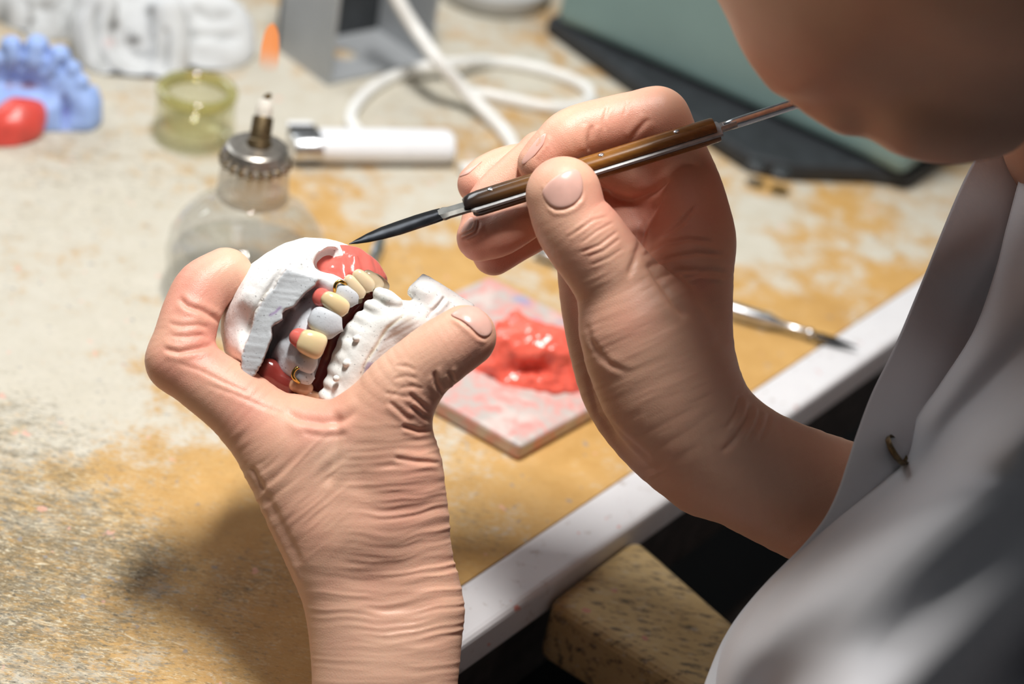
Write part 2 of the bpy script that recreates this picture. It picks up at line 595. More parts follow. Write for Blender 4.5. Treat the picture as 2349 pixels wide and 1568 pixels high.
M['cable'] = simple('white cable sheath', (0.86, 0.855, 0.83), 0.45, 0, 0.06, 80)
M['grey_metal'] = simple('grey painted metal', (0.42, 0.44, 0.46), 0.5, 0.25, 0.08, 30)
M['dark_metal'] = simple('dark hole metal', (0.05, 0.055, 0.06), 0.5, 0.3, 0.3)
M['teal'] = simple('teal enamel', (0.19, 0.29, 0.285), 0.32, 0, 0.06, 14)
M['black_rubber'] = simple('black rubber', (0.02, 0.023, 0.027), 0.6, 0, 0.3, 80, 0.2)
M['blue'] = vcol('blue putty', 0.6, 0.25, 200, 0.06, 80, 0, Subsurface_Weight=0.1, Subsurface_Radius=(.3, .4, 1), Subsurface_Scale=0.003)
M['red_wax'] = vcol('red wax', 0.35, 0.25, 200, 0.08, 80, 0, Subsurface_Weight=0.2, Subsurface_Radius=(1, .2, .15), Subsurface_Scale=0.004)
M['dish'] = simple('pale grey plastic', (0.48, 0.48, 0.47), 0.4, 0, 0.08, 30)
M['trousers'] = simple('dark cloth', (0.018, 0.024, 0.03), 0.95, 0, 0.35, 60, 0.3, 600)
M['hair'] = simple('dark brown hair', (0.05, 0.026, 0.012), 0.55, 0, 0.4, 300, 0.5, 700)
M['floor'] = simple('dark floor', (0.03, 0.03, 0.032), 0.8, 0, 0.3, 6)
M['dark_wood'] = simple('dark stained wood', (0.030, 0.024, 0.022), 0.7, 0, 0.6, 90, 0.3)


def glass(name, tint, gloss=0.12, haze=0.1, hazecol=(0.6, 0.6, 0.55), rough=0.04):
    t = NT(name); t.t.nodes.remove(t.b)
    tr = t.n('ShaderNodeBsdfTransparent'); tr.inputs[0].default_value = (*tint, 1)
    gl = t.n('ShaderNodeBsdfGlossy'); gl.inputs['Roughness'].default_value = rough
    di = t.n('ShaderNodeBsdfDiffuse'); di.inputs[0].default_value = (*hazecol, 1)
    fr = t.n('ShaderNodeLayerWeight'); fr.inputs[0].default_value = 0.25
    m1 = t.n('ShaderNodeMixShader'); m1.inputs[0].default_value = haze; t.l(tr.outputs[0], m1.inputs[1]); t.l(di.outputs[0], m1.inputs[2])
    m2 = t.n('ShaderNodeMixShader'); f = t.math('ADD', t.math('MULTIPLY', fr.outputs['Facing'], 0.35), gloss * 0.4)
    t.l(f, m2.inputs[0]); t.l(m1.outputs[0], m2.inputs[1]); t.l(gl.outputs[0], m2.inputs[2]); t.l(m2.outputs[0], t.out.inputs[0])
    return t.m


M['glass'] = glass('clear glass', (0.96, 0.96, 0.95), 0.16, 0.08, (0.80, 0.79, 0.75))
M['neck_glass'] = glass('misted neck glass', (0.95, 0.94, 0.92), 0.10, 0.30, (0.85, 0.82, 0.78), 0.2)
M['yellow_glass'] = glass('yellowed glass', (0.96, 0.955, 0.85), 0.12, 0.06, (0.70, 0.68, 0.45))
M['yellow_rim'] = glass('yellowed rim glass', (0.84, 0.82, 0.56), 0.12, 0.22, (0.58, 0.55, 0.24))
M['fuel'] = glass('spirit', (0.97, 0.97, 0.96), 0.08, 0.04, (0.6, 0.6, 0.58))

t = NT('flame'); t.t.nodes.remove(t.b)
em = t.n('ShaderNodeEmission'); em.inputs[0].default_value = (1.0, 0.33, 0.10, 1); em.inputs[1].default_value = 1.15
tr = t.n('ShaderNodeBsdfTransparent'); mx = t.n('ShaderNodeMixShader')
tc = t.n('ShaderNodeTexCoord'); sx = t.n('ShaderNodeSeparateXYZ'); t.l(tc.outputs['Generated'], sx.inputs[0])
t.l(t.ramp(sx.outputs[2], [(0.45, 0.0), (0.72, 0.75), (0.9, 0.7)]), mx.inputs[0]); t.l(tr.outputs[0], mx.inputs[1]); t.l(em.outputs[0], mx.inputs[2]); t.l(mx.outputs[0], t.out.inputs[0])
M['flame'] = t.m

# ------------------------------------------------------------------ setting
v, f = boxv((0, 0.8, -0.76), (2.5, 0, 0), (0, 2.5, 0), (0, 0, 0.01)); fl = obj('floor', v, f, M['floor'], smooth=False); tag(fl, kind='structure')
v, f = boxv((0, 2.62, 0.55), (2.5, 0, 0), (0, 0.03, 0), (0, 0, 1.3)); wl = obj('wall_back', v, f, simple('painted wall', (0.62, 0.63, 0.62), 0.9), smooth=False); tag(wl, kind='structure')

# workbench: front edge runs diagonally
EA, EB = T(1060, 1340), T(2110, 640)
ed = (EB - EA)[:2]; ed /= np.linalg.norm(ed); en = np.array([ed[1], -ed[0]])   # en points to the sitter


def ept(s, n): return EA[:2] + ed * s + en * n


TW = 0.0233          # width of the pale edge strip
bench = thing('workbench', (float(EA[0]), float(EA[1]), -0.75), 'worn ochre plywood dental workbench with flaking cream paint and a white edge strip', 'workbench')
nx, ny = 260, 220
sv = np.linspace(-0.75, 1.0, nx); nv = np.concatenate([np.linspace(-1.35, -0.72, 40), np.linspace(-0.715, 0, 180)])
ny = len(nv)
S_, N_ = np.meshgrid(sv, nv, indexing='ij'); XY = EA[:2] + S_[..., None] * ed + N_[..., None] * en
top = np.c_[XY.reshape(-1, 2), np.zeros(nx * ny)]
gi = np.arange(nx * ny).reshape(nx, ny)
fq = np.stack([gi[:-1, :-1], gi[:-1, 1:], gi[1:, 1:], gi[1:, :-1]], -1).reshape(-1, 4)
pu, pv, pd = proj(top)
# painted coverage / grime / bare brown, as wear recorded along the bench top
CT = np.array([  # u, v, paint, grime, brown
    (100, 480, .80, .25, .05), (250, 640, .80, .15, .1), (60, 750, .9, .05, .0), (230, 900, .85, .15, .05), (60, 1000, .75, .55, 0), (420, 960, .42, .15, .1),
    (350, 1080, .35, .25, .1), (480, 1120, .22, .1, .0), (150, 1160, .42, .65, .1), (520, 1230, .12, .1, .0), (300, 1290, .30, .8, .5), (120, 1270, .30, .8, .3), (20, 1400, .42, .85, .2),
    (420, 1360, .18, .3, .15), (560, 1330, .2, .5, .3), (640, 1420, .05, .2, .45), (500, 1440, .22, .3, .1), (340, 1480, .36, .5, .2), (180, 1450, .36, .7, .3), (60, 1540, .42, .6, .1), (560, 1540, .25, .35, .3), (660, 1540, .1, .1, .3),
    (420, 540, .82, .05, .05), (330, 420, .78, .35, 0), (160, 380, .75, .4, 0), (740, 440, .38, .05, .05), (900, 420, .72, 0, .05), (1000, 430, .7, 0, .05), (860, 500, .62, .0, .05), (950, 540, .45, .05, .05), (740, 600, .55, .1, .1),
    (700, 260, .85, 0, 0), (880, 250, .82, .05, .1), (1060, 320, .40, .15, .35), (1130, 290, .5, .1, .35), (1000, 240, .8, .05, .1), (1240, 190, .75, 0, .1), (1180, 220, .55, .05, .3), (1310, 200, .45, .05, .35),
    (1280, 90, .55, 0, .6), (1180, 110, .75, 0, .1), (1400, 240, .7, .0, .1), (1060, 180, .75, 0, .15),
    (1000, 600, .10, .08, .05), (920, 640, .12, .25, 0), (1200, 640, .42, .05, .05), (1250, 560, .6, 0, 0), (1050, 660, .12, .05, 0), (1150, 690, .25, .1, 0), (1230, 680, .30, .05, 0), (880, 580, .12, .05, .0),
    (1660, 330, .25, 0, .15), (1720, 400, .68, 0, 0), (1780, 430, .38, 0, .1), (1750, 480, .78, 0, 0), (1850, 440, .70, 0, 0), (1900, 460, .15, 0, .15), (1850, 560, .45, 0, .05), (1700, 560, .85, 0, 0), (1960, 480, .5, 0, .05), (2080, 460, .62, 0, .05), (2000, 560, .62, 0, 0),
    (1740, 640, .5, 0, .05), (1830, 620, .35, 0, .05), (1950, 650, .5, 0, .0), (2050, 640, .25, 0, .1), (1720, 720, .35, 0, .05), (1900, 720, .12, 0, .25), (1760, 800, .08, 0, .15), (1850, 750, .1, 0, .2), (1700, 860, .08, 0, .1),
    (1080, 980, .32, .12, 0), (1060, 1060, .35, .25, 0), (1150, 1120, .18, .1, 0), (1300, 1050, .15, .0, .02), (1420, 1020, .18, .0, .05), (1080, 1220, .2, .35, 0), (1200, 1200, .22, .15, 0), (1090, 1300, .12, .1, .12), (1350, 1120, .12, .02, .05),
    (1000, 700, .15, 0, 0), (800, 900, .3, .1, .1), (800, 1100, .3, .2, .1), (1500, 600, .5, 0, 0), (1450, 850, .2, 0, .05)])
vals = np.zeros((len(top), 3))
wsum = np.zeros(len(top))
pw = T(CT[:, 0:1].ravel()[0], CT[0, 1])  # noqa
cw = np.array([T(a, b)[:2] for a, b in CT[:, :2]])
for (c, row) in zip(cw, CT):
    w = 1.0 / (((top[:, :2] - c) ** 2).sum(1) + 1.2e-4) ** 2.0
    vals += w[:, None] * row[2:]; wsum += w
vals /= wsum[:, None]
t = NT('worn plywood bench top'); a = t.attr(); sep = t.n('ShaderNodeSeparateColor'); t.l(a, sep.inputs[0])
rot = (0, 0, math.radians(-20))
n_big = t.noise(24, 6, 0.62); n_mid = t.noise(75, 6, 0.65); n_str = t.noise(1, 7, 0.68, t.coord((60, 190, 60), rot)); n_fin = t.noise(1, 7, 0.7, t.coord((260, 700, 260), rot))
n_dir = t.noise(1, 6, 0.7, t.coord((110, 260, 90), (0, 0, math.radians(15))))
wood = t.mix(n_mid, (0.43, 0.215, 0.045), (0.70, 0.425, 0.155)); wood = t.mix(t.math('MULTIPLY', n_str, 0.4), wood, (0.66, 0.44, 0.18))
brown = t.math('MULTIPLY', sep.outputs[2], t.ramp(n_big, [(0.3, 0.0), (0.62, 1.0)])); wood = t.mix(brown, wood, (0.26, 0.11, 0.018)); wood = t.mix(t.math('MULTIPLY', sep.outputs[1], t.ramp(n_str, [(0.35, 0.25), (0.6, 0.85)])), wood, (0.40, 0.29, 0.13))
# paint coverage: attr + noise through a steep step
cov = t.math('ADD', sep.outputs[0], t.math('MULTIPLY', t.math('SUBTRACT', n_big, 0.5), 1.3))
cov = t.math('ADD', cov, t.math('MULTIPLY', t.math('SUBTRACT', n_mid, 0.5), 1.2)); cov = t.math('ADD', cov, t.math('MULTIPLY', t.math('SUBTRACT', n_fin, 0.5), 1.3))
cov = t.ramp(cov, [(0.32, 0.0), (0.68, 1.0)])
paint = t.mix(n_mid, (0.50, 0.475, 0.40), (0.64, 0.615, 0.55)); paint = t.mix(t.math('MULTIPLY', n_big, 0.25), paint, (0.62, 0.50, 0.30))
c = t.mix(cov, wood, paint)
gr = t.math('ADD', t.math('MULTIPLY', sep.outputs[1], 0.72), t.math('MULTIPLY', t.math('SUBTRACT', n_fin, 0.5), 1.3)); gr = t.math('ADD', gr, t.math('MULTIPLY', t.math('SUBTRACT', n_dir, 0.5), 1.2))
gr = t.math('MULTIPLY', t.ramp(gr, [(0.28, 0.0), (0.62, 1.0)]), 0.8); c = t.mix(gr, c, (0.15, 0.12, 0.07))
sp_ = t.math('MULTIPLY', t.ramp(t.noise(1, 4, 0.6, t.coord((330, 620, 300), rot)), [(0.57, 0.0), (0.64, 1.0)]), t.math('ADD', t.math('MULTIPLY', sep.outputs[1], 0.9), 0.06)); c = t.mix(sp_, c, (0.07, 0.065, 0.05))
# pale scratches, bluish and pink flecks of wax and plaster
for rr_, ss_ in ((-20, 1.1), (50, 0.8), (-70, 1.4)):
    sc = t.math('MULTIPLY', t.ramp(t.noise(1, 5, 0.65, t.coord((170 * ss_, 620 * ss_, 400), (0, 0, math.radians(rr_))), 1.8), [(0.56, 0.0), (0.70, 1.0)]), t.math('MINIMUM', t.math('MULTIPLY', sep.outputs[1], 1.2), 0.8)); c = t.mix(sc, c, (0.76, 0.68, 0.50))
fl1 = t.ramp(t.noise(170, 2, 0.5), [(0.70, 0.0), (0.74, 1.0)]); c = t.mix(t.math('MULTIPLY', fl1, 0.6), c, (0.24, 0.25, 0.27))
fl2 = t.ramp(t.noise(120, 2, 0.5, t.coord((1.1, 1, 1), (0.4, 0.3, 0.9))), [(0.715, 0.0), (0.75, 1.0)]); c = t.mix(t.math('MULTIPLY', fl2, 0.6), c, (0.78, 0.42, 0.34))
t.set(Base_Color=c, Roughness=t.ramp(n_mid, [(0.3, 0.42), (0.7, 0.62)]), Specular_IOR_Level=0.35)
t.bump(t.math('ADD', t.math('MULTIPLY', cov, 0.4), n_fin), 0.25, 0.0006); M['bench_top'] = t.m
# closed slab: top grid + underside
b0 = len(top); slabv = np.vstack([top, np.c_[top[:, :2], np.full(len(top), -0.028)][[gi[0, 0], gi[0, -1], gi[-1, -1], gi[-1, 0]]]])
sides = [list(gi[::-1, -1]) + [b0 + 1, b0 + 2], list(gi[:, 0]) + [b0 + 3, b0 + 0], list(gi[0, :]) + [b0 + 1, b0 + 0], list(gi[-1, ::-1]) + [b0 + 3, b0 + 2], [b0, b0 + 1, b0 + 2, b0 + 3]]
tt = obj('tabletop', slabv, [list(q) for q in fq] + [[int(i) for i in s_] for s_ in sides], M['bench_top'], bench, False, np.vstack([vals, np.full((4, 3), .2)]))

t = NT('white laminate edge'); n1 = t.noise(160, 5, 0.65); n2 = t.noise(60, 3, 0.5)
c = t.mix(n2, (0.66, 0.65, 0.67), (0.74, 0.73, 0.74)); c = t.mix(t.ramp(n1, [(0.60, 0.0), (0.70, 0.55)]), c, (0.34, 0.26, 0.22))
fl2 = t.ramp(t.noise(95, 3, 0.5), [(0.69, 0.0), (0.73, 0.8)]); c = t.mix(fl2, c, (0.62, 0.14, 0.10))
t.set(Base_Color=c, Roughness=0.42); M['laminate'] = t.m
pa = [ept(-0.75, 0), ept(1.0, 0), ept(1.0, TW), ept(-0.75, TW)]
v, f = extrude(pa, -0.0185, 0.001); o = obj('edge_strip', v, f, M['laminate'], bench, False); add_bevel(o, 0.003, 3); o['label'] = 'white laminate edge strip with red wax flecks'
v, f = extrude([ept(-0.75, -0.02), ept(1.0, -0.02), ept(1.0, TW - 0.012), ept(-0.75, TW - 0.012)], -0.075, -0.0222); o = obj('apron', v, f, M['dark_wood'], bench, False)
for s_, n_ in ((-0.7, -0.06), (0.95, -0.06), (-0.7, -1.28), (0.95, -1.28)):
    c_ = ept(s_, n_); v, f = boxv((c_[0], c_[1], -0.389), (0.03, 0, 0), (0, 0.03, 0), (0, 0, 0.361)); obj('leg', v, f, M['dark_wood'], bench, False)

# bench pin: the wooden block fixed to the bench front
t = NT('scarred wood block'); n1 = t.noise(1, 6, 0.7, t.coord((130, 420, 200), (0, 0, math.radians(-35)))); n2 = t.noise(45, 4); n3 = t.noise(1, 5, 0.6, t.coord((160, 420, 300), (0, 0, math.radians(-30))))
c = t.mix(n2, (0.40, 0.26, 0.09), (0.58, 0.44, 0.24)); c = t.mix(t.ramp(n1, [(0.52, 0.0), (0.63, 0.85)]), c, (0.055, 0.045, 0.035)); c = t.mix(t.ramp(n3, [(0.58, 0.0), (0.68, 0.5)]), c, (0.50, 0.44, 0.34))
c = t.mix(t.ramp(t.noise(90, 2), [(0.70, 0.0), (0.74, 0.7)]), c, (0.55, 0.20, 0.18))
t.set(Base_Color=c, Roughness=0.7); t.bump(n1, 0.35, 0.001); M['block'] = t.m
zt = -0.006
tl, tr_, = T(1258, 1372, zt), T(1448, 1216, zt)
d1 = (tr_ - tl)[:2]
r1 = T(1690, 1425, zt)[:2]; dirp = T(1640, 1610, zt)[:2] - tl[:2]
tl[:2] = tl[:2] + en * max(0, TW + .0006 - (tl[:2] - EA[:2]) @ en); tr_[:2] = tr_[:2] + en * max(0, TW + .0006 - (tr_[:2] - EA[:2]) @ en)
poly = [tl[:2], tr_[:2], r1, r1 + (r1 - tr_[:2]) * 0.5, tl[:2] + dirp * 1.6]
v, f = extrude(poly, zt - 0.034, zt); o = obj('bench_pin', v, f, M['block'], None, False); add_bevel(o, 0.006, 4)
tag(o, 'scarred wooden bench block with pink wax flecks fixed below the white edge strip', 'bench block')
# dark catch tray under the front edge
tray = thing('catch_tray', tuple(np.r_[ept(-0.02, 0.10), -0.125]), 'dark open catch tray with wax scraps below the bench edge', 'tray')
for a0, a1, b0_, b1 in ((-0.3, 0.34, 0.03, 0.32),):
    v, f = extrude([ept(a0, b0_), ept(a1, b0_), ept(a1, b1), ept(a0, b1)], -0.125, -0.117); obj('tray_floor', v, f, M['dark_wood'], tray, False)
    v, f = extrude([ept(a0, b1 - .01), ept(a1, b1 - .01), ept(a1, b1), ept(a0, b1)], -0.117, -0.085); obj('tray_wall', v, f, M['dark_wood'], tray, False)
    v, f = extrude([ept(a0, b0_), ept(a0 + .01, b0_), ept(a0 + .01, b1 - .01), ept(a0, b1 - .01)], -0.117, -0.085); obj('tray_wall', v, f, M['dark_wood'], tray, False)
    v, f = extrude([ept(a1 - .01, b0_), ept(a1, b0_), ept(a1, b1 - .01), ept(a1 - .01, b1 - .01)], -0.117, -0.085); obj('tray_wall', v, f, M['dark_wood'], tray, False)
# ------------------------------------------------------------------ things on the bench, back to front
def zat(xy, v):
    """height on the vertical through xy that shows at image row v"""
    lo, hi = -0.2, 0.45
    for _ in range(50):
        m = (lo + hi) / 2
        if proj((xy[0], xy[1], m))[1] > v: lo = m
        else: hi = m
    return (lo + hi) / 2


# spirit lamp ---------------------------------------------------------------
capc = P(588, 352, 0.787); LX = capc[:2]
lamp = thing('spirit_lamp', (float(LX[0]), float(LX[1]), 0.0), 'clear glass spirit lamp with crimped metal cap and small orange flame', 'spirit lamp')
c0 = (LX[0], LX[1], 0.0)
zc = capc[2]; zs = zat(LX, 470)
body = [(0.0, 0.0), (.026, 0.0), (.033, .003), (.0375, .012), (.0385, .022), (.037, .032), (.0335, .039), (.028, .0455), (.0215, .0495), (.0178, .053)]
prof = body + [(.0168, .056)]
v, f = lathe(prof, c0, 96); b = obj('glass_body', v, f, M['glass'], lamp)
v, f = lathe([(.0168, .056), (.0163, .064), (.0157, zc - 0.004), (.0156, zc - 0.001)], c0, 64); obj('glass_neck', v, f, M['neck_glass'], lamp)
v, f = lathe([(0, .004), (.030, .004), (.0345, .012), (.0355, .021), (0, .021)], c0, 64); obj('spirit_fuel', v, f, M['fuel'], lamp)
# crimped cap
V, F = [], []; seg = 168
profc = [(0.0, .0045, 0), (.0085, .0045, 0), (.0125, .0040, 0), (.0135, .0034, 0), (.0148, .0006, 0.15), (.0152, -.0020, .7), (.0160, -.0042, 1)]
for r, z, wv in profc:
    for i in range(seg):
        w = 2 * math.pi * i / seg; rr = r + wv * 0.0009 * math.cos(21 * w)
        V.append((c0[0] + rr * math.cos(w), c0[1] + rr * math.sin(w), zc + z))
for i in range(len(profc) - 1):
    for j in range(seg):
        j2 = (j + 1) % seg; F.append([i * seg + j, i * seg + j2, (i + 1) * seg + j2, (i + 1) * seg + j])
cap = obj('crimped_cap', V, F, M['cap_metal'], lamp, sharp=22); solidify(cap, 0.0005)
crimp = [(c0[0] + .0160 * math.cos(w), c0[1] + .0160 * math.sin(w), zc - .0032) for w in np.linspace(0, 2 * math.pi, 65)]
V, F = [], []
for i in range(seg):
    w = 2 * math.pi * i / seg; rr = .0163 + .0008 * math.cos(21 * w)
    V += [(c0[0] + (rr - .0004) * math.cos(w), c0[1] + (rr - .0004) * math.sin(w), zc - .0012), (c0[0] + rr * math.cos(w), c0[1] + rr * math.sin(w), zc - .0048)]
F = [[2 * i, 2 * i + 1, (2 * i + 3) % (2 * seg), (2 * i + 2) % (2 * seg)] for i in range(seg)]
o = obj('cap_skirt', V, F, M['brass_dark'], cap); solidify(o, 0.0006)
o['label'] = 'dark crimped brass skirt'
# wick tube (slightly leaning), wick, flame
zt0 = zc + .0045
a_ = np.array([c0[0] + .0008, c0[1], zt0 - .002]); b_ = P(604, 268, 0.785)
v, f = sweep([a_, a_ + (b_ - a_) * .25, a_ + (b_ - a_) * .3, a_ + (b_ - a_) * .97, b_], [.0062, .0058, .0050, .0048, .0046], 32); tube = obj('wick_tube', v, f, M['brass_dark'], lamp, sharp=40)
w1 = P(609, 226, 0.783)
v, f = sweep([b_ - (b_ - a_) * .1, b_, b_ + (w1 - b_) * .4, b_ + (w1 - b_) * .85, w1], [.0036, .0037, .0038, .0034, .0015], 20); wk = obj('wick', v, f, M['wick'], lamp)
w2 = P(622, 215, 0.783)
v, f = sweep([w1 + (w2 - w1) * -0.35 + [0, 0, -.0008], w1 + (w2 - w1) * .4, w2], [.0014, .0016, .0007], 12); obj('charred_tip', v, f, M['char'], wk)
z0 = w1[2] - .004; z1 = zat(w1[:2], 52)
hgt = z1 - z0
fp = [(0.0, 0), (.0030, .05 * hgt), (.0042, .25 * hgt), (.0044, .5 * hgt), (.0040, .72 * hgt), (.0033, .86 * hgt), (.0020, .95 * hgt), (0, hgt)]
v, f = lathe(fp, (w1[0], w1[1], z0), 32); obj('flame', v, f, M['flame'], lamp)

# glass snuffer cup -----------------------------------------------------------
jc = T(445, 318); jz = zat(jc[:2], 200); jr = 92 * np.linalg.norm(P(455, 200, 1) - CAM) * 0.0 + 92 * proj((jc[0], jc[1], jz))[2] / FPX
prof = [(0, .001), (jr * .80, .0), (jr * .96, .002), (jr * 1.02, .008), (jr * 1.0, jz * .35), (jr * 0.96, jz * .80), (jr * .78, jz * .80), (jr * .76, jz * .3), (jr * .6, jz * .16), (0, jz * .14)]
v, f = lathe(prof, (jc[0], jc[1], 0), 80); o = obj('glass_snuffer', v, f, M['yellow_glass']); tag(o, 'thick yellowish glass snuffer cup standing open behind the spirit lamp', 'glass cup')
prof = [(jr * .78, jz * .805), (jr * .96, jz * .805), (jr * 1.0, jz * .86), (jr * 1.01, jz * .95), (jr * .97, jz), (jr * .80, jz), (jr * .75, jz * .94)]
v, f = lathe(prof, (jc[0], jc[1], 0), 80, True); obj('rim', v, f, M['yellow_rim'], o)

# white pocket lighter ----------------------------------------------------------
za = 0.009
la, lb = T(668, 333, za), T(1038, 335, za)
ax = (lb - la) / np.linalg.norm(lb - la); nrm2 = np.cross([0, 0, 1], ax)
L = np.linalg.norm(lb - la); xb = L * 0.17
lt = thing('lighter', tuple(np.r_[((la + lb) / 2)[:2], 0]), 'white pocket lighter lying flat beside the spirit lamp', 'lighter')
pts = [la + ax * x for x in (xb, xb + .001, xb + .003, L * .5, L - .004, L - .0012, L)]
v, f = sweep(pts, [.0082, .0088, .009, .009, .009, .0082, .0066], 40, ell=(1.30, 1.0)); obj('lighter_body', v, f, M['white_plastic'], lt, sharp=50)
pts = [la + ax * x - nrm2 * .0025 for x in (0.0, .001, xb)]
v, f = sweep(pts, [.0074, .0080, .0080], 32, ell=(1.1, 1.0)); obj('metal_hood', v, f, M['steel'], lt, sharp=50)
wc = la + ax * xb * .5 + nrm2 * .009 + np.array([0, 0, .003])
v, f = sweep([wc - ax * xb * .48, wc - ax * xb * .1, wc + ax * xb * .1, wc + ax * xb * .46], [.0042] * 4, 24); obj('spark_wheel', v, f, M['black_plastic'], lt, sharp=50)
wc = la + ax * xb * .45 + nrm2 * .0135 + np.array([0, 0, .0025])
v, f = boxv(wc, ax * xb * .45, nrm2 * .003, np.array([0, 0, .004])); o = obj('thumb_lever', v, f, M['white_plastic'], lt, False); add_bevel(o, .001)


# cables -------------------------------------------------------------------------
def cable(name, pts, r, label):
    p = catmull(np.array(pts), 10); v, f = sweep(p, r, 20); o = obj(name, v, f, M['cable']); return tag(o, label, 'cable')


cr = .0036
up = [P(872, -90, 1.0), P(912, 0, 1.01), P(955, 70, 1.015), P(1005, 140, 1.01), T(1062, 205, .014), T(1115, 258, .006), T(1158, 304, cr), T(1180, 345, cr), T(1168, 376, cr), T(1125, 388, cr), T(1080, 389, cr), T(1058, 391, cr)]
cable('power_cable', up, .0044, 'white cable dropping from the top edge and curling behind the fingers')
lo = [T(822, 300, cr), T(806, 282, cr), T(812, 248, cr), T(850, 205, cr), T(910, 172, cr), T(990, 150, .0105), T(1055, 143, .011), T(1130, 142, cr), T(1215, 153, cr), T(1300, 178, cr), T(1348, 205, cr), T(1352, 230, cr), T(1310, 246, cr), T(1250, 244, cr), T(1185, 232, cr), T(1120, 217, cr), T(1082, 214, cr)]
cable('power_cable', lo, cr, 'white cable lying in a wide loop on the bench behind the lighter')
# pale dish
dc = T(1125, -10); dd = proj((dc[0], dc[1], 0))[2]; dr = 135 * dd / FPX
prof = [(0, .003), (dr * .80, .003), (dr * .90, .006), (dr * .97, .014), (dr * 1.0, .016), (dr * 1.02, .0145), (dr * .95, .002), (dr * .85, 0), (0, 0)]
v, f = lathe(prof, (dc[0], dc[1], 0), 72); o = obj('shallow_dish', v, f, M['dish']); tag(o, 'shallow pale grey dish with raised rim behind the cable loop', 'dish')

# folded metal bracket ------------------------------------------------------------
A, B, D = T(751, 197)[:2], T(631, 110)[:2], T(985, 149)[:2]
C = B + (D - A)
A, B, C, D = [np.r_[p, 0] for p in (A, B, C, D)]
br = thing('metal_bracket', tuple((A + B + C + D) / 4), 'grey folded metal bracket with slotted base standing behind the flame', 'bracket')


def drill(o, c, axis, r, depth, sy=1.0):
    me = bpy.data.meshes.new('cut'); bm = bmesh.new()
    bmesh.ops.create_cone(bm, cap_ends=True, segments=32, radius1=r, radius2=r, depth=depth); bm.to_mesh(me); bm.free()
    q = bpy.data.objects.new('cut', me); COL.objects.link(q); q.location = c; q.scale = (1, sy, 1)
    q.rotation_euler = Vector(axis).to_track_quat('Z', 'Y').to_euler()
    m = o.modifiers.new('hole', 'BOOLEAN'); m.object = q; m.operation = 'DIFFERENCE'; m.solver = 'EXACT'
    bpy.context.view_layer.update()
    new = bpy.data.meshes.new_from_object(o.evaluated_get(bpy.context.evaluated_depsgraph_get()))
    o.modifiers.remove(m); o.data = new; bpy.data.objects.remove(q)


th = .0025
v, f = extrude([A, B, C, D], 0, th); o = obj('base_plate', v, f, M['grey_metal'], br, False)
hc = T(788, 122, th); drill(o, hc, (0, 0, 1), .0085, .03)
uu = (B - A) / np.linalg.norm(B - A); vv = (D - A) / np.linalg.norm(D - A)
v, f = extrude([A, B, B + vv * th, A + vv * th], th, .11); o = obj('flange', v, f, M['grey_metal'], br, False)
c_ = (A + B) / 2 + np.array([0, 0, .062]); drill(o, c_, vv, .0055, .03, 2.6)
v, f = extrude([D, C, C - vv * th, D - vv * th], th, .11); o = obj('flange', v, f, M['grey_metal'], br, False)
c_ = D + (C - D) * .5 + np.array([0, 0, .055]); drill(o, c_, vv, .008, .03)
v, f = extrude([C + uu * -.001, B + uu * -.001, B - uu * (th + .001), C - uu * (th + .001)], th, .11); obj('gap_shade_plate', v, f, M['dark_metal'], br, False)  # dark sheet added to stand for the shaded gap between the flanges

# teal apparatus -------------------------------------------------------------------
K1, K2 = T(1268, 52, .012)[:2], T(2072, 412, .012)[:2]
dk = (K2 - K1) / np.linalg.norm(K2 - K1); nk = np.array([-dk[1], dk[0]])
if nk @ np.array([1, 1]) < 0: nk = -nk
tb = thing('teal_apparatus', tuple(np.r_[(K1 + K2) / 2 + nk * .1, 0]), 'large teal enamelled apparatus housing with black base at the back right', 'apparatus')
tb['label'] = 'large teal enamelled apparatus housing with black base at the back right'
v, f = extrude([K1, K2, K2 + nk * .22, K1 + nk * .22], .012, .20); o = obj('housing', v, f, M['teal'], tb, False); add_bevel(o, .008, 4)
v, f = extrude([T(1248, 76)[:2], T(1400, 186)[:2], T(1560, 300)[:2], T(1712, 398)[:2], T(1800, 418)[:2], T(1990, 424)[:2], T(2086, 436)[:2], K2 + nk * .23 + dk * .006, K1 + nk * .23 - dk * .01], 0.0004, .012); o = obj('base', v, f, M['black_rubber'], tb, False); add_bevel(o, .003, 2)
for a_, b_ in ((.94, .02),):
    q = K1 + (K2 - K1) * a_
for px in ((1735, 385), (1790, 402)):
    q = T(*px, .012); v, f = lathe([(.0, .004), (.005, .004), (.006, .002), (.006, 0)], (q[0], q[1], .0115), 24); obj('screw_head', v, f, M['dark_metal'], tb)


# lumps: plaster casts, blue putty mould, red wax ------------------------------------
def lump(name, u, v, h, build, mat, colfn, label, cat, amp=.6, freq=.12, group=None, d=None, folds=()):
    F = Frame(u, v, d or proj(T(u, v))[2]); s = Sculpt(F, h); s.u0, s.v0 = u, v; build(s); s.build(); s.prep()
    for L_, dp, wd_ in folds: s.crease(L_, dp, wd_, dp * .2)
    s.disp += fbm(s.v * freq, 4) * amp; s.apply(); w = s.world()
    w[:, 2] = np.maximum(w[:, 2], 0.0006)
    return tag(obj(name, w, s.q, mat, None, True, colfn(s, w)), label, cat, group), s


def spots(s, c, pts):  # soft patches of stain colour, and of shade painted into holes and grooves
    for (u, v, ru, rv, a, k_) in pts:
        m = (a * np.exp(-(((s.U - u) / ru) ** 2 + ((s.V - v) / rv) ** 2)))[:, None]; c = c * (1 - m) + np.array(k_) * m
    return np.clip(c, 0, .95)


PLG = np.array([.74, .765, .78]); DK = (.10, .09, .08); GR = (.38, .40, .40)


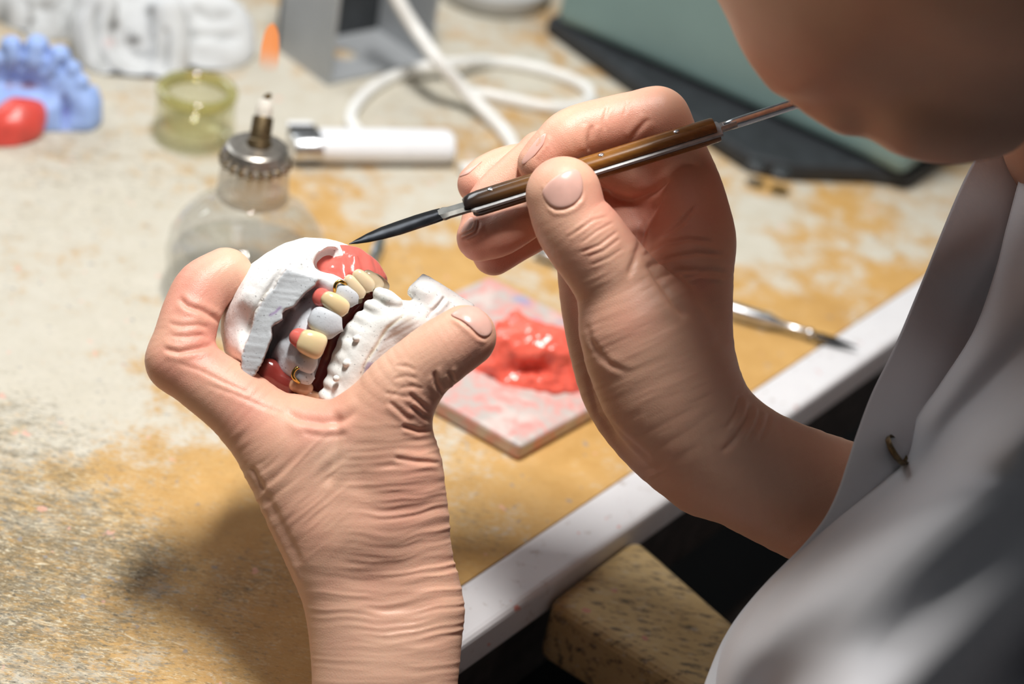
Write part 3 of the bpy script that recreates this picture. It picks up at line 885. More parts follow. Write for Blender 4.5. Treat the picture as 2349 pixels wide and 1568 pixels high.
def b1(s):
    s.chain([(225, 10, -2, 44), (208, 80, -2, 44), (232, 145, -4, 42), (290, 185, -2, 40), (380, 190, -2, 40)], 20)
    s.ball(320, 100, 12, 90, 24, sc=(1.05, .95, .5)); s.ball(330, 20, 18, 80, 24, sc=(1.2, .9, .55)); s.chain([(270, 205, 6, 22), (340, 222, 6, 20), (400, 222, 8, 18)], 14)
    s.chain([(385, 30, 0, 40), (395, 110, 0, 40), (390, 170, 0, 34)], 26)


def b2(s):
    s.ball(480, 110, 8, 105, 26, sc=(.9, .75, .5)); s.chain([(400, 50, 8, 44), (450, 20, 12, 50), (530, 50, 12, 44), (550, 110, 10, 34)], 24); s.chain([(525, 135, 2, 38), (470, 172, 0, 38), (420, 165, 0, 38)], 24)


def b3(s):
    s.ball(110, 45, 12, 95, 26, sc=(1.0, .85, .5)); s.ball(20, -10, 22, 100, 26, sc=(1., .8, .5)); s.chain([(90, 85, 0, 34), (140, 60, 0, 38), (140, -20, 4, 42)], 26)


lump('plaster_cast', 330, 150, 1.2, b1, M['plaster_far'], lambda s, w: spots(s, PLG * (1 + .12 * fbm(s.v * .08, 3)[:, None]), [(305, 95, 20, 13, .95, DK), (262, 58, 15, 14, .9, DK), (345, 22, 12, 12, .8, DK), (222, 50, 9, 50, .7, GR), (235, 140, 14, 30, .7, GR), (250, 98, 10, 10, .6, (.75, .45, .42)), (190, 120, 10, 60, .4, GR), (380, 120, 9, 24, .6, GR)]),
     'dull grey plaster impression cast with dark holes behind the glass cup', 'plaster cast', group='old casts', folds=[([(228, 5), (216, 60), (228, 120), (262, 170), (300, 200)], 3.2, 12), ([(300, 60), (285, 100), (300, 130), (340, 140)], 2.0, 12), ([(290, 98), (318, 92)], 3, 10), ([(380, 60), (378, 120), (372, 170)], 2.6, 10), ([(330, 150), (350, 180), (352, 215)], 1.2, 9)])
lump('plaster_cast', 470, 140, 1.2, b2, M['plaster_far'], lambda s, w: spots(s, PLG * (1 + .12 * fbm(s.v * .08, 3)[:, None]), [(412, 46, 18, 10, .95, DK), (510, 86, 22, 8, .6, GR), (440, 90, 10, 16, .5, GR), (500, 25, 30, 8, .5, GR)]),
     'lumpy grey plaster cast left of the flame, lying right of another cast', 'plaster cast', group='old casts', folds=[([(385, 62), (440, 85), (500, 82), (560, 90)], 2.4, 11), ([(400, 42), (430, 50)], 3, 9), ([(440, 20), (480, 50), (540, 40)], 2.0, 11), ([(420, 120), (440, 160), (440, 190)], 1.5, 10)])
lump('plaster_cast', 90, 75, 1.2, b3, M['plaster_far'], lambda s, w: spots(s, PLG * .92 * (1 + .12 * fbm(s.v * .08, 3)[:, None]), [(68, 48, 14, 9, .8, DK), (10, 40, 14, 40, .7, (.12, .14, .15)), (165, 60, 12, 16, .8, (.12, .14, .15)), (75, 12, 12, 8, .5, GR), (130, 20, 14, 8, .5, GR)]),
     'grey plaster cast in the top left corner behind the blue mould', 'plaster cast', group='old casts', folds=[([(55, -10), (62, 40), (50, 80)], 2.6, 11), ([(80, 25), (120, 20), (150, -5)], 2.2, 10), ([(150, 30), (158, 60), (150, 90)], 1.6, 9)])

BLUE_OUT = [(-60, 140), (-30, 118), (0, 112), (24, 90), (44, 96), (56, 116), (70, 92), (92, 88), (108, 104), (116, 118), (138, 110), (158, 124), (168, 142), (176, 164), (194, 176), (204, 194), (224, 196), (236, 226), (235, 275), (216, 308), (172, 321), (95, 322), (20, 330), (-60, 330)]
bf = tps([(-60, 140, 4), (-30, 118, 5), (24, 90, 6), (92, 88, 6), (138, 110, 6), (176, 164, 6), (224, 196, 6), (235, 275, 4), (172, 321, 2), (95, 322, 0), (-60, 330, 0), (30, 125, -4), (85, 125, -4), (130, 145, -3), (165, 185, -2), (10, 160, -1), (70, 165, -1), (110, 190, 0), (60, 200, 7), (20, 198, 6), (-20, 195, 6), (100, 215, 3), (60, 235, -3), (10, 230, -3), (120, 250, -4), (152, 255, 1), (185, 250, -4), (60, 285, -4), (190, 290, -2)])


def bb(s):
    s.prism(BLUE_OUT, bf, 26, k=0, k2=26)
    for (a, b_, r) in ((26, 106, 24), (86, 106, 26), (138, 128, 24), (166, 158, 20), (186, 188, 18)): s.ball(a, b_, 0, r, 8)


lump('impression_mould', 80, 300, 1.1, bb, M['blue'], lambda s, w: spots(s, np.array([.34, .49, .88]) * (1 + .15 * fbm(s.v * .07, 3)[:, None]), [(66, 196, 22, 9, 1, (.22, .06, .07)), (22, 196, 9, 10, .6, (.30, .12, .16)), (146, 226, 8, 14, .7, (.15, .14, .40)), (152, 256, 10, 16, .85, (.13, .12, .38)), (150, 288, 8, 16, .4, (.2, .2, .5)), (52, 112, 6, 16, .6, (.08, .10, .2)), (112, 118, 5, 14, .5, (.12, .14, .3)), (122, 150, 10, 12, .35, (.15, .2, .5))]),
     'scalloped blue putty dental mould at the left edge of the bench', 'dental mould', .5, .15, folds=[([(52, 95), (54, 135), (48, 165)], 2.4, 7), ([(112, 105), (108, 140), (96, 170)], 2.2, 7), ([(150, 135), (140, 165), (120, 190)], 1.8, 7), ([(5, 112), (8, 150), (4, 175)], 1.6, 7), ([(145, 215), (152, 255), (150, 300)], 1.8, 8)])


def rb(s):
    s.ball(20, 300, 0, 78, 20, sc=(1.05, .72, .7), ang=-.5); s.ball(-10, 335, 0, 60, 30, sc=(1.2, .6, .6), ang=-.4); s.chain([(40, 255, 0, 26), (80, 255, 4, 24)], 30)


lump('wax_lump', 20, 310, 0.9, rb, M['red_wax'], lambda s, w: np.clip(np.array([.72, .075, .055]) * (1 + .3 * fbm(s.v * .1, 3)[:, None]), 0, 1), 'red wax lump in front of the blue mould at the left edge', 'wax', .8, .12)

# wax slab with pink wax ---------------------------------------------------------------
SA = T(1195, 1022, .009)[:2]; SL = T(985, 905, .009)[:2]; SR = T(1372, 925, .009)[:2]
d1 = (SL - SA) / np.linalg.norm(SL - SA); d2 = (SR - SA) / np.linalg.norm(SR - SA)
sz = .105
t = NT('waxy glass slab'); n1 = t.noise(110, 5, .65); n2 = t.noise(60, 4, .6); n3 = t.noise(40, 2, .5, t.coord((1, 1, 1), (.5, .2, .4)))
c = t.mix(t.ramp(n1, [(.42, 0), (.6, 1)]), (.52, .48, .45), (.72, .33, .30)); c = t.mix(t.ramp(n2, [(.55, 0), (.66, .8)]), c, (.66, .60, .56)); c = t.mix(t.ramp(n3, [(.64, 0), (.70, .5)]), c, (.22, .25, .55))
t.set(Base_Color=c, Roughness=.35); t.bump(n1, .3, .001); M['slab'] = t.m
v, f = extrude([SA, SA + d1 * sz * 1.0, SA + d1 * sz + d2 * sz, SA + d2 * sz * 1.0], 0.0005, .009); slab = obj('mixing_slab', v, f, M['slab'], None, False); add_bevel(slab, .0015, 2)
tag(slab, 'square slab smeared with pink wax crumbs lying under the hands', 'slab')


def wx(s):
    s.chain([(1150, 830, 0, 40), (1200, 795, -2, 48), (1260, 800, -2, 46), (1300, 830, 0, 40)], 30)
    s.ball(1180, 770, 0, 60, 30, sc=(1, .7, .7)); s.ball(1270, 780, 4, 50, 30, sc=(1, .7, .6)); s.chain([(1110, 860, 4, 36), (1180, 885, 0, 36), (1260, 880, 0, 38), (1330, 870, 2, 34)], 24)
    s.chain([(1180, 735, 2, 20), (1195, 727, 0, 10)], 14); s.chain([(1060, 885, 6, 30), (1130, 905, 4, 26)], 20); s.chain([(1140, 930, 0, 18), (1230, 928, 0, 20), (1320, 905, 4, 20)], 16)
    s.chain([(1130, 845, -40, 12), (1210, 838, -44, 12), (1290, 850, -40, 10)], 12, op='s'); s.chain([(1130, 908, -30, 8), (1220, 906, -30, 8), (1300, 893, -30, 8)], 10, op='s')


F_ = Frame(1210, 840, proj(T(1210, 850, .012))[2]); s = Sculpt(F_, .9); wx(s); s.build(); s.prep(); s.disp = fbm(s.v * .16, 4) * 3.0 - np.abs(vnoise(s.v * .11)) * 1.6; s.apply(); w = s.world(); w[:, 2] = np.maximum(w[:, 2], .0085)
n = fbm(s.v * .1, 3)[:, None]; tag(obj('wax_heap', w, s.q, M['wax'], None, True, np.clip(np.array([.95, .15, .10]) * (1 + .35 * n), 0, 1)), 'glossy heap of softened pink wax on the slab', 'wax')

# tools lying on the bench ------------------------------------------------------------------
ta, tb_ = T(1228, 578, .0045), T(1966, 802, .0030)
tv = thing('modelling_spatula', tuple((ta + tb_) / 2 * [1, 1, 0]), 'slim metal modelling spatula lying across the white edge strip', 'spatula')
ta[2] = .0046; tb_[2] = .0046
def along(q): return ta + (tb_ - ta) * q
def uq(u): return (u - 1228) / (1966 - 1228.0)
v, f = sweep([along(uq(x)) for x in (1225, 1235, 1290, 1300, 1400, 1500, 1600, 1700, 1760, 1780)], [.0012, .0026, .0034, .0022, .0030, .0042, .0043, .0043, .0040, .0030], 24); obj('handle', v, f, M['steel'], tv, sharp=50)
v, f = sweep([along(uq(x)) for x in (1780, 1800, 1850, 1853, 1863, 1866)], [.0028, .0019, .0018, .0024, .0024, .0018], 20); obj('ferrule', v, f, M['steel'], tv, sharp=50)
v, f = sweep([along(uq(x)) for x in (1866, 1880, 1910, 1945, 1966)], [.0020, .0028, .0027, .0016, .0004], 20, ell=(1, .45)); obj('blade', v, f, M['black_steel'], tv)
ra, rb_ = T(874, 548, .004), T(800, 735, .004)
v, f = sweep([ra + (rb_ - ra) * q for q in (0, .01, .03, .2, .22, .24, .6, 1)], [.0018, .0028, .0031, .0031, .0026, .0031, .0031, .0031], 24); o = obj('steel_rod', v, f, M['steel'], None, sharp=50); tag(o, 'short round steel rod lying on the bench behind the plaster casts', 'rod')
# ------------------------------------------------------------------ the dental casts and the denture held in the left hand
FC = Frame(690, 740, .600)


def zp(pts, k1=3.409, ox=470, oy=500): return [(ox + a / k1, oy + b / k1) for a, b in pts]


def zq(pts): return zp(pts, 4.357, 700, 580)


S_OUT = [(497, 762), (500, 715), (530, 655), (570, 601), (610, 573), (650, 551), (700, 537), (760, 541), (800, 553), (840, 574), (862, 598), (872, 640), (868, 668), (840, 690), (800, 745), (765, 800), (745, 870), (728, 925), (690, 925), (645, 885), (600, 872), (555, 868), (530, 842), (507, 805)]
BAND = zp([(640, 395), (890, 475), (860, 530), (780, 590), (730, 650), (690, 690), (640, 712), (605, 740), (605, 790), (570, 820), (545, 830), (520, 850), (525, 930), (500, 990), (470, 1080), (440, 1150), (400, 1210), (370, 1262), (290, 1255), (285, 1080), (325, 960), (345, 860), (390, 740), (440, 660), (480, 600), (540, 560), (590, 470)])
WAXW = zp([(847, 345), (880, 275), (960, 222), (1100, 230), (1200, 242), (1245, 290), (1330, 345), (1420, 470), (1400, 560), (1250, 560), (1090, 500), (1000, 445), (890, 410), (860, 385)])

front = tps([(500, 760, 20), (505, 800, 18), (530, 840, 16), (530, 655, 18), (570, 601, 17), (610, 573, 17), (650, 551, 17), (700, 537, 18), (760, 541, 19), (800, 553, 19), (840, 574, 21), (868, 620, 22),
             (545, 760, 6), (560, 690, 3), (590, 640, 2), (540, 810, 6), (572, 820, 1), (640, 600, 1), (700, 575, 2), (760, 556, 7), (690, 610, -1), (720, 640, -1), (590, 700, 0),
             (735, 600, 4), (745, 632, -1), (770, 650, -2), (800, 600, 12), (840, 610, 15),
             (712, 668, 5), (690, 700, 7), (655, 730, 9), (640, 780, 11), (625, 820, 12), (610, 850, 10), (600, 880, 9),
             (735, 680, 1), (712, 715, 0), (690, 745, -1), (672, 785, -2), (660, 820, -1), (665, 850, 0), (690, 880, 3),
             (760, 690, 0), (745, 740, -1), (720, 790, -1), (705, 840, 0), (700, 880, 3), (790, 660, 2), (800, 700, 8), (770, 770, 8), (745, 850, 8)])


def cast_color(s, base):
    return np.tile(np.array(base, float), (len(s.v), 1))


def inside(s, poly, soft=4): return sstep(soft, -soft, polysd(s.U, s.V, poly))


s = Sculpt(FC, .55); s.u0, s.v0 = 690, 740
s.prism(S_OUT, front, 44, k=0, k2=44)
s.prism(BAND, tps([(640, 620, -4.0), (725, 640, -5.0), (690, 690, -5.5), (610, 690, -3.6), (640, 735, -5.4), (590, 740, -3.2), (620, 780, -5.6), (570, 800, -3), (600, 840, -5), (560, 850, -2.5), (575, 865, -3)]), 24, k=5, k2=4)
s.prism(WAXW, -25, 9.5, k=6, k2=10, op='s')
# gum bulges over the teeth
for (u, v, r, z) in ((735, 700, 30, 6), (705, 735, 36, 6), (672, 800, 34, 6), (668, 840, 30, 6), (762, 668, 30, 5)): s.ball(u, v, z, r, 24)
s.chain([(655, 795, 4, 14), (630, 820, 8, 10)], 14)
s.build(clip=([-200, -200, -14], [200, 200, 60])); s.prep()
q = s.v
s.disp = fbm(q * .25, 4) * .22 + np.where(s.face > .1, 0, 0)
s.disp -= np.exp(-((s.U - 560) / 18) ** 2 - ((s.V - 742) / 34) ** 2) * 1.6         # dent on the white side
s.disp += 1.2 * np.exp(-(linedist(s.U, s.V, [(520, 800), (522, 750), (540, 700), (565, 670)]) / 9) ** 2) * s.face
s.crease([(548, 806), (560, 775), (578, 728), (600, 690), (622, 655), (645, 615)], .5, 4, .25)
s.crease([(650, 548), (662, 556), (668, 562)], .6, 3); s.crease([(760, 536), (740, 541), (725, 545)], .35, 3); s.crease([(715, 574), (690, 598), (668, 612)], .25, 2)
inb = inside(s, BAND, 2)
s.disp += inb * .10 * vnoise(np.c_[(s.V - s.U * .12) * .24, s.U * .012, np.zeros(len(q))])      # saw marks on the trimmed band
ragged = np.exp(-(polysd(s.U, s.V, BAND) / 5) ** 2); s.disp += ragged * fbm(q * 1.2, 3) * .5
s.apply()
gum = sstep(-2, 10, (s.U - 560) * .83 + (s.V - 880) * .46 - 35)
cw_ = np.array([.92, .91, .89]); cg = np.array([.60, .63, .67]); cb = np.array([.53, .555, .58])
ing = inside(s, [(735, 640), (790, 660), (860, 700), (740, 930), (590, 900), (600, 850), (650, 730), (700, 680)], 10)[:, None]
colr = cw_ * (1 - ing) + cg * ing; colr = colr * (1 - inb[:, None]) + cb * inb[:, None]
dirt = np.exp(-(linedist(s.U, s.V, [(556, 790), (575, 735), (585, 715), (600, 690), (615, 668)]) / 5) ** 2)[:, None] * np.clip(.5 + fbm(q * .6, 3), 0, 1)[:, None] * (s.U < 620)[:, None]
colr = colr * (1 - dirt * .6) + np.array([.42, .37, .25]) * dirt * .6
pur = np.exp(-(linedist(s.U, s.V, [(620, 722), (632, 716), (637, 710), (643, 705)]) / 3) ** 2)[:, None]; colr = colr * (1 - pur * .8) + np.array([.28, .16, .38]) * pur * .8
ragc = (np.exp(-((polysd(s.U, s.V, BAND) - 5) / 8) ** 2) * (s.face < .8) * (polysd(s.U, s.V, BAND) > 0) * (s.U > 590))[:, None] * .5; colr = colr * (1 - ragc) + np.array([.33, .25, .25]) * ragc  # shadow along the ragged band edge, painted onto its steep sides
upper = obj('upper_cast', s.world(), s.q, M['plaster'], None, True, colr)
tag(upper, 'white plaster upper jaw cast carrying the denture, gripped by the left hand', 'dental cast')
UC = s


def tooth(name, parent, u, v, z, ang, L, Wd, T_, mat, color, taper=.15, cusp=.0, n=3.0, F=FC, tipdark=0.0, tilt=0.0):
    """rounded tooth; ang = image angle of its crown direction, L/Wd in pixels, T_ in px depth"""
    seg, rings = 28, 22; px = F.px; c = F.pt(u, v, z); V = []; ts = []
    a = np.array([math.cos(ang) * math.cos(tilt), math.sin(ang) * math.cos(tilt), math.sin(tilt)]); b = np.array([-math.sin(ang), math.cos(ang), 0]); w = np.cross(a, b)
    for i in range(rings + 1):
        ph = -math.pi / 2 + math.pi * i / rings; t_ = math.sin(ph); ct = abs(math.cos(ph)) ** (2 / n)
        x = math.copysign(abs(t_) ** (2 / n * 1.1), t_)
        for k_ in range(seg):
            th_ = 2 * math.pi * k_ / seg; cx, cy = math.cos(th_), math.sin(th_)
            e = 2 / 2.5; sx_ = math.copysign(abs(cx) ** e, cx); sy_ = math.copysign(abs(cy) ** e, cy)
            wd = Wd / 2 * (1 + taper * x); td = T_ / 2 * (1 - .25 * max(x, 0))
            xx = x * L / 2 + cusp * Wd * (1 - abs(sx_)) * max(x, 0) ** 2
            V.append(c + px * (a * xx + b * sx_ * ct * wd + w * sy_ * ct * td)); ts.append(x)
    F_ = []
    for i in range(rings):
        for k_ in range(seg):
            k2 = (k_ + 1) % seg; F_.append([i * seg + k_, (i + 1) * seg + k_, (i + 1) * seg + k2, i * seg + k2])
    V = np.array(V); V = V + (fbm(V * .35, 2) * .10)[:, None]
    ts = np.array(ts)[:, None]; cc = np.array(color, float) * (1 - .12 * np.clip(-ts, 0, 1)) + np.array([.10, .10, .10]) * np.clip(ts, 0, 1) ** 2 * (1 if mat is M['tooth'] else 0)
    return obj(name, F.wor(V), F_, mat, parent, True, np.clip(cc, 0, 1))


PT = (.60, .63, .67)
for (u, v, z, ang, L, Wd, T_, cusp) in ((793, 676, -1, .62, 60, 44, 40, .12), (744, 738, -5, .45, 74, 66, 50, .18), (701, 830, -3, .28, 52, 46, 46, .05), (697, 862, -1, .22, 46, 36, 44, .1)):
    tooth('plaster_tooth', upper, u, v, z, ang, L, Wd, T_, M['plaster'], PT, cusp=cusp)

# removable partial denture ---------------------------------------------------------
den = thing('partial_denture', tuple(FC.wor(FC.pt(760, 760, 10))), 'pink partial denture with ivory teeth and gold clasps on the upper cast', 'denture')
TC = (.80, .63, .36); TCF = (.82, .66, .44)
s = Sculpt(FC, .5)
s.chain([(752, 600, 14, 28), (800, 592, 15, 26), (845, 612, 19, 24), (868, 640, 22, 20)], 30); s.chain([(760, 622, 9, 22), (800, 628, 10, 26), (840, 632, 14, 24), (868, 650, 19, 16)], 24); s.chain([(735, 608, 11, 12), (770, 580, 14, 14), (815, 582, 18, 14)], 16)
for (a, b_) in (((790, 640, 5), (785, 598, 9)), ((815, 632, 7), (812, 592, 10)), ((842, 630, 11), (838, 597, 15))): s.chain([(*a, 13), (*b_, 9)], 14)
s.chain([(738, 682, -2, 22), (752, 690, -3, 20), (772, 700, 0, 16)], 10); s.chain([(685, 774, -4, 22), (700, 782, -5, 24), (720, 790, -2, 18)], 10)
# lingual plate between the two casts
s.prism(zp([(1240, 600), (1370, 580), (1330, 620), (1240, 690), (1150, 780), (1090, 870), (1040, 960), (1000, 1060), (960, 1200), (920, 1330), (895, 1400), (800, 1420), (830, 1300), (900, 1100), (960, 900), (1060, 740), (1150, 650)]), 4.5, 9.5, k=14, k2=10)
s.chain([(870, 660, 14, 14), (835, 690, 11, 18), (800, 730, 9, 20), (770, 790, 8, 20), (752, 860, 8, 20), (735, 915, 9, 18)], 16)
# flange over the lower left end of the ridge
s.prism(zp([(360, 1275), (425, 1180), (480, 1110), (545, 1130), (590, 1200), (650, 1235), (740, 1280), (810, 1300), (860, 1390), (880, 1480), (720, 1480), (600, 1380), (480, 1310)]), 1.5, 8, k=14, k2=22)
s.chain([(606, 855, 6, 18), (620, 842, 4, 16), (640, 868, 3, 16), (680, 888, 3, 18), (712, 915, 5, 18)], 20)
s.build(); s.prep(); s.disp = fbm(s.v * .3, 3) * .18; s.apply()
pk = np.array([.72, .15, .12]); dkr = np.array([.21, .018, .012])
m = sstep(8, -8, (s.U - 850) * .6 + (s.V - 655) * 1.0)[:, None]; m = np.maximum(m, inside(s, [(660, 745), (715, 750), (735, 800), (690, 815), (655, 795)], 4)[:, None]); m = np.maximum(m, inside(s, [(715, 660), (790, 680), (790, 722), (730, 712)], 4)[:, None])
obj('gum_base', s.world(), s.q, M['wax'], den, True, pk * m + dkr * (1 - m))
for (u, v, z, ang, L, Wd, T_) in ((813, 657, -.5, .90, 62, 34, 34), (833, 643, 0, .85, 60, 36, 34), (854, 644, 2.5, .80, 58, 36, 36), (870, 648, 7, .80, 52, 30, 34), (822, 684, 6, 1.2, 36, 20, 28), (838, 672, 9, 1.2, 36, 20, 28)):
    tooth('tooth', den, u, v, z, ang, L, Wd, T_, M['tooth'], TCF, cusp=.08)
tooth('tooth', den, 768, 696, -5, .62, 68, 44, 44, M['tooth'], TC, cusp=.05); tooth('tooth', den, 715, 788, -7.5, .40, 64, 60, 50, M['tooth'], TC, taper=.08, n=3.6)
tooth('tooth', den, 690, 888, 1, .35, 56, 34, 36, M['tooth'], (.62, .36, .22)); tooth('tooth', den, 716, 912, 2, .45, 52, 34, 36, M['tooth'], (.62, .36, .22))  # browner tooth colour paints in the orange shading at this end
for pts in ([(771, 678, -1.5), (768, 664, -3.2), (770, 652, -3.6), (778, 645, -3.4), (788, 648, -3), (797, 656, -1.5)], [(690, 842, -4.6), (681, 844, -5), (674, 852, -5.2), (672, 862, -5), (678, 871, -4.4), (686, 877, -3)]):
    q = catmull([FC.wor(FC.pt(*p)) for p in pts], 8); v, f = sweep(q, .00068, 16); obj('clasp', v, f, M['gold'], den)['label'] = 'gold wire clasp'

# lower cast -----------------------------------------------------------------------------
FL = Frame(920, 790, .600)
L_OUT = zq([(700, 400), (760, 362), (830, 380), (900, 440), (980, 468), (1060, 470), (1082, 440), (1022, 382), (1040, 335), (1130, 245), (1180, 195), (1245, 222), (1500, 380), (1700, 505), (1720, 700), (1400, 1050), (1000, 1400), (700, 1560), (130, 1560), (150, 1450), (190, 1330), (230, 1120), (290, 960), (340, 820), (430, 690), (560, 590), (650, 480)])
lf = tps([(852, 695, 4), (820, 735, 2), (795, 780, 1), (775, 830, 1), (755, 890, 2), (735, 930, 3), (880, 690, 2), (860, 725, -1.5), (830, 760, -2), (805, 810, -2.5), (790, 855, -2.5), (770, 910, -2),
          (910, 690, 1), (900, 715, -2.5), (865, 765, -3), (840, 810, -3.2), (820, 860, -3), (800, 910, -2.5), (945, 690, 4), (940, 720, -2), (900, 770, -1.8), (870, 820, -1.8), (850, 870, -1.5),
          (955, 650, 4), (971, 628, 8), (975, 670, 1), (1000, 690, 1.5), (1040, 670, 8), (1085, 700, 9), (1000, 740, 0), (960, 790, 0), (1050, 740, 3), (940, 870, 2), (1020, 850, 4), (900, 940, 3)])
s = Sculpt(FL, .5); s.u0, s.v0 = 920, 790
s.prism(L_OUT, lf, 36, k=0, k2=14)
# teeth rows as worn stone crowns with notches
TL = [(874, 676, 32, 26), (851, 702, 30, 22), (829, 730, 32, 22), (811, 757, 32, 22), (793, 786, 32, 22), (780, 817, 30, 22), (768, 849, 28, 20), (757, 879, 28, 20), (745, 908, 26, 20)]
for i, (u, v, a, r) in enumerate(TL):
    an = .45 + .02 * i; du, dv = math.cos(an), math.sin(an)
    s.chain([(u - 4 * du, v - 4 * dv, 4, r * .62), (u + 16 * du, v + 16 * dv, 1, r * .72), (u + 40 * du, v + 40 * dv, 0, r * .52)], 10)
for (a, b_) in zip(TL[:-1], TL[1:]):
    u, v = (a[0] + b_[0]) / 2, (a[1] + b_[1]) / 2; an = .45; du, dv = math.cos(an), math.sin(an)
    s.chain([(u - 20 * du, v - 20 * dv, -6, 6), (u + 8 * du, v + 8 * dv, -7, 6), (u + 34 * du, v + 34 * dv, -7, 3)], 7, op='s')
for (u, v) in ((816, 776), (793, 833), (771, 868)): s.ball(u, v, -3, 8, 4)
s.build(clip=([-200, -200, -14], [200, 200, 60])); s.prep()
q = s.v; s.disp = fbm(q * .28, 4) * .22
edge = [(948, 704), (925, 725), (890, 752), (875, 775), (861, 800), (847, 820), (836, 840), (830, 868), (822, 890)]
s.crease(edge, .5, 4, .15)
s.crease([(991, 716), (1005, 702), (1015, 690), (1022, 680)], .8, 4, .5); s.crease([(978, 732), (985, 722), (993, 712)], .5, 3)
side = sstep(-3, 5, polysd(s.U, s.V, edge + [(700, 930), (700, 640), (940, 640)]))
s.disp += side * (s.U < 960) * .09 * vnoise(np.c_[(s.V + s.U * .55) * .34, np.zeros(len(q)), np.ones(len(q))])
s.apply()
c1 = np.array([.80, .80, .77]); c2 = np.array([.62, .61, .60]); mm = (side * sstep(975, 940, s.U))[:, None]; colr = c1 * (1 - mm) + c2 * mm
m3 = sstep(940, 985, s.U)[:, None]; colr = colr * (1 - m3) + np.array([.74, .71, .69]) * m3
pur = inside(s, zq([(590, 1110), (620, 1085), (700, 1100), (720, 1130), (570, 1230)]), 3)[:, None]; colr = colr * (1 - pur * .8) + np.array([.27, .19, .30]) * pur * .8
yl = (np.exp(-(linedist(s.U, s.V, edge) / 2.5) ** 2))[:, None] * .6; colr = colr * (1 - yl) + np.array([.80, .78, .60]) * yl
st = np.exp(-((s.U - 935) / 12) ** 2 - ((s.V - 732) / 8) ** 2)[:, None] * .5 * np.clip(.6 + fbm(q, 3), 0, 1)[:, None]; colr = colr * (1 - st) + np.array([.60, .45, .25]) * st
grn = np.exp(-((s.U - 880) / 10) ** 2 - ((s.V - 688) / 7) ** 2)[:, None] * .5; colr = colr * (1 - grn) + np.array([.45, .52, .46]) * grn
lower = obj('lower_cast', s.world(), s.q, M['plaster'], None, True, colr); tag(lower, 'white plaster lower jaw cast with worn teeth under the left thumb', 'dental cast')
# ------------------------------------------------------------------ the person
person = thing('person', (0.30, 0.42, -0.74), 'person in grey lab coat bending over the bench, holding casts and a knife', 'person')
SKIN = np.array([.76, .44, .30]); RED = np.array([.76, .27, .205]); PALE = np.array([.80, .56, .40])


def skin_color(s, reds=(), pales=()):
    r = np.zeros(len(s.v))
    for (u, v, rad, a) in reds: r = np.maximum(r, a * np.exp(-(((s.U - u) ** 2 + (s.V - v) ** 2) / rad ** 2)))
    p = np.zeros(len(s.v))
    for (u, v, rad, a) in pales: p = np.maximum(p, a * np.exp(-(((s.U - u) ** 2 + (s.V - v) ** 2) / rad ** 2)))
    n = fbm(s.v * .14, 3) * .18
    r = np.clip(r + n, 0, 1)[:, None]; p = np.clip(p, 0, 1)[:, None]
    c = SKIN * (1 - r) + RED * r
    return c * (1 - p) + PALE * p


def nail(S, poly, parent, lift=.45, color=None, mat=None):
    poly = np.array(poly, float); c = poly.mean(0)
    a = np.vstack([poly, poly[:1]]); L = np.r_[0, np.cumsum(np.linalg.norm(np.diff(a, axis=0), axis=1))]
    tt_ = np.linspace(0, L[-1], 41)[:-1]; b = np.c_[np.interp(tt_, L, a[:, 0]), np.interp(tt_, L, a[:, 1])]
    for _ in range(2): b = (np.roll(b, 1, 0) + 2 * b + np.roll(b, -1, 0)) / 4
    rr = [0.0, .25, .5, .72, .88, .96, 1.0]; uv = [c] + [c + (p - c) * r for r in rr[1:] for p in b]
    pts, rays = S.surface(uv, lift)
    uv_ = (np.array(uv) - c) / 50; tdep = ((pts - S.F.c) * rays).sum(1); A_ = np.c_[np.ones(len(uv_)), uv_, uv_[:, :1] * uv_, uv_[:, 1:] ** 2, uv_ ** 3]
    tdep = A_ @ np.linalg.lstsq(A_, tdep, rcond=None)[0]; pts = S.F.c + rays * tdep[:, None]
    n = 40
    lif = np.r_[0, np.repeat([0, 0, 0, .02, .12, .4], n)]
    topv = pts + rays * lif[:, None]; bot = pts + rays * 1.2
    V = np.vstack([topv, bot]); F = []; o = len(topv)
    for k_ in range(n):
        k2 = (k_ + 1) % n; F.append([0, 1 + k_, 1 + k2])
        for i in range(len(rr) - 2): F.append([1 + i * n + k_, 1 + (i + 1) * n + k_, 1 + (i + 1) * n + k2, 1 + i * n + k2])
        e = 1 + (len(rr) - 2) * n; F.append([e + k_, o + e + k_, o + e + k2, e + k2])
    nr = S.normals(pts[:1])[0]
    fn_ = np.cross(topv[1] - topv[0], topv[2] - topv[0])
    if fn_ @ rays[0] > 0: F = [f[::-1] for f in F]
    ob = obj('fingernail', S.F.wor(V), F, mat or M['nail'], parent); return ob


# ---- left hand ----------------------------------------------------------------------
FLh = Frame(760, 950, .600)
s = Sculpt(FLh, .5)
arm = [(835, 1900, 6, 150), (835, 1640, 0, 120), (826, 1480, 0, 113), (800, 1350, 0, 109), (748, 1230, 0, 108), (700, 1130, 0, 106), (665, 1060, 1, 98)]
s.chain(arm, 40)
s.chain([(985, 1900, 6, 160), (930, 1640, 0, 124), (937, 1480, 0, 121), (945, 1390, 2, 119), (922, 1280, 2, 115), (912, 1180, 0, 117), (898, 1080, -3, 110)], 60)
s.chain([(820, 1200, -2, 115), (800, 1080, -2, 105)], 60)
s.chain([(898, 1080, -3, 110), (886, 985, -6, 106), (908, 915, -10, 94), (960, 850, -14, 80), (1015, 806, -16, 77), (1066, 772, -17, 73)], 30)
s.chain([(690, 1060, 2, 106), (610, 985, 3, 92), (545, 925, 4, 82), (468, 869, 6, 75), (413, 826, 8, 74)], 40)
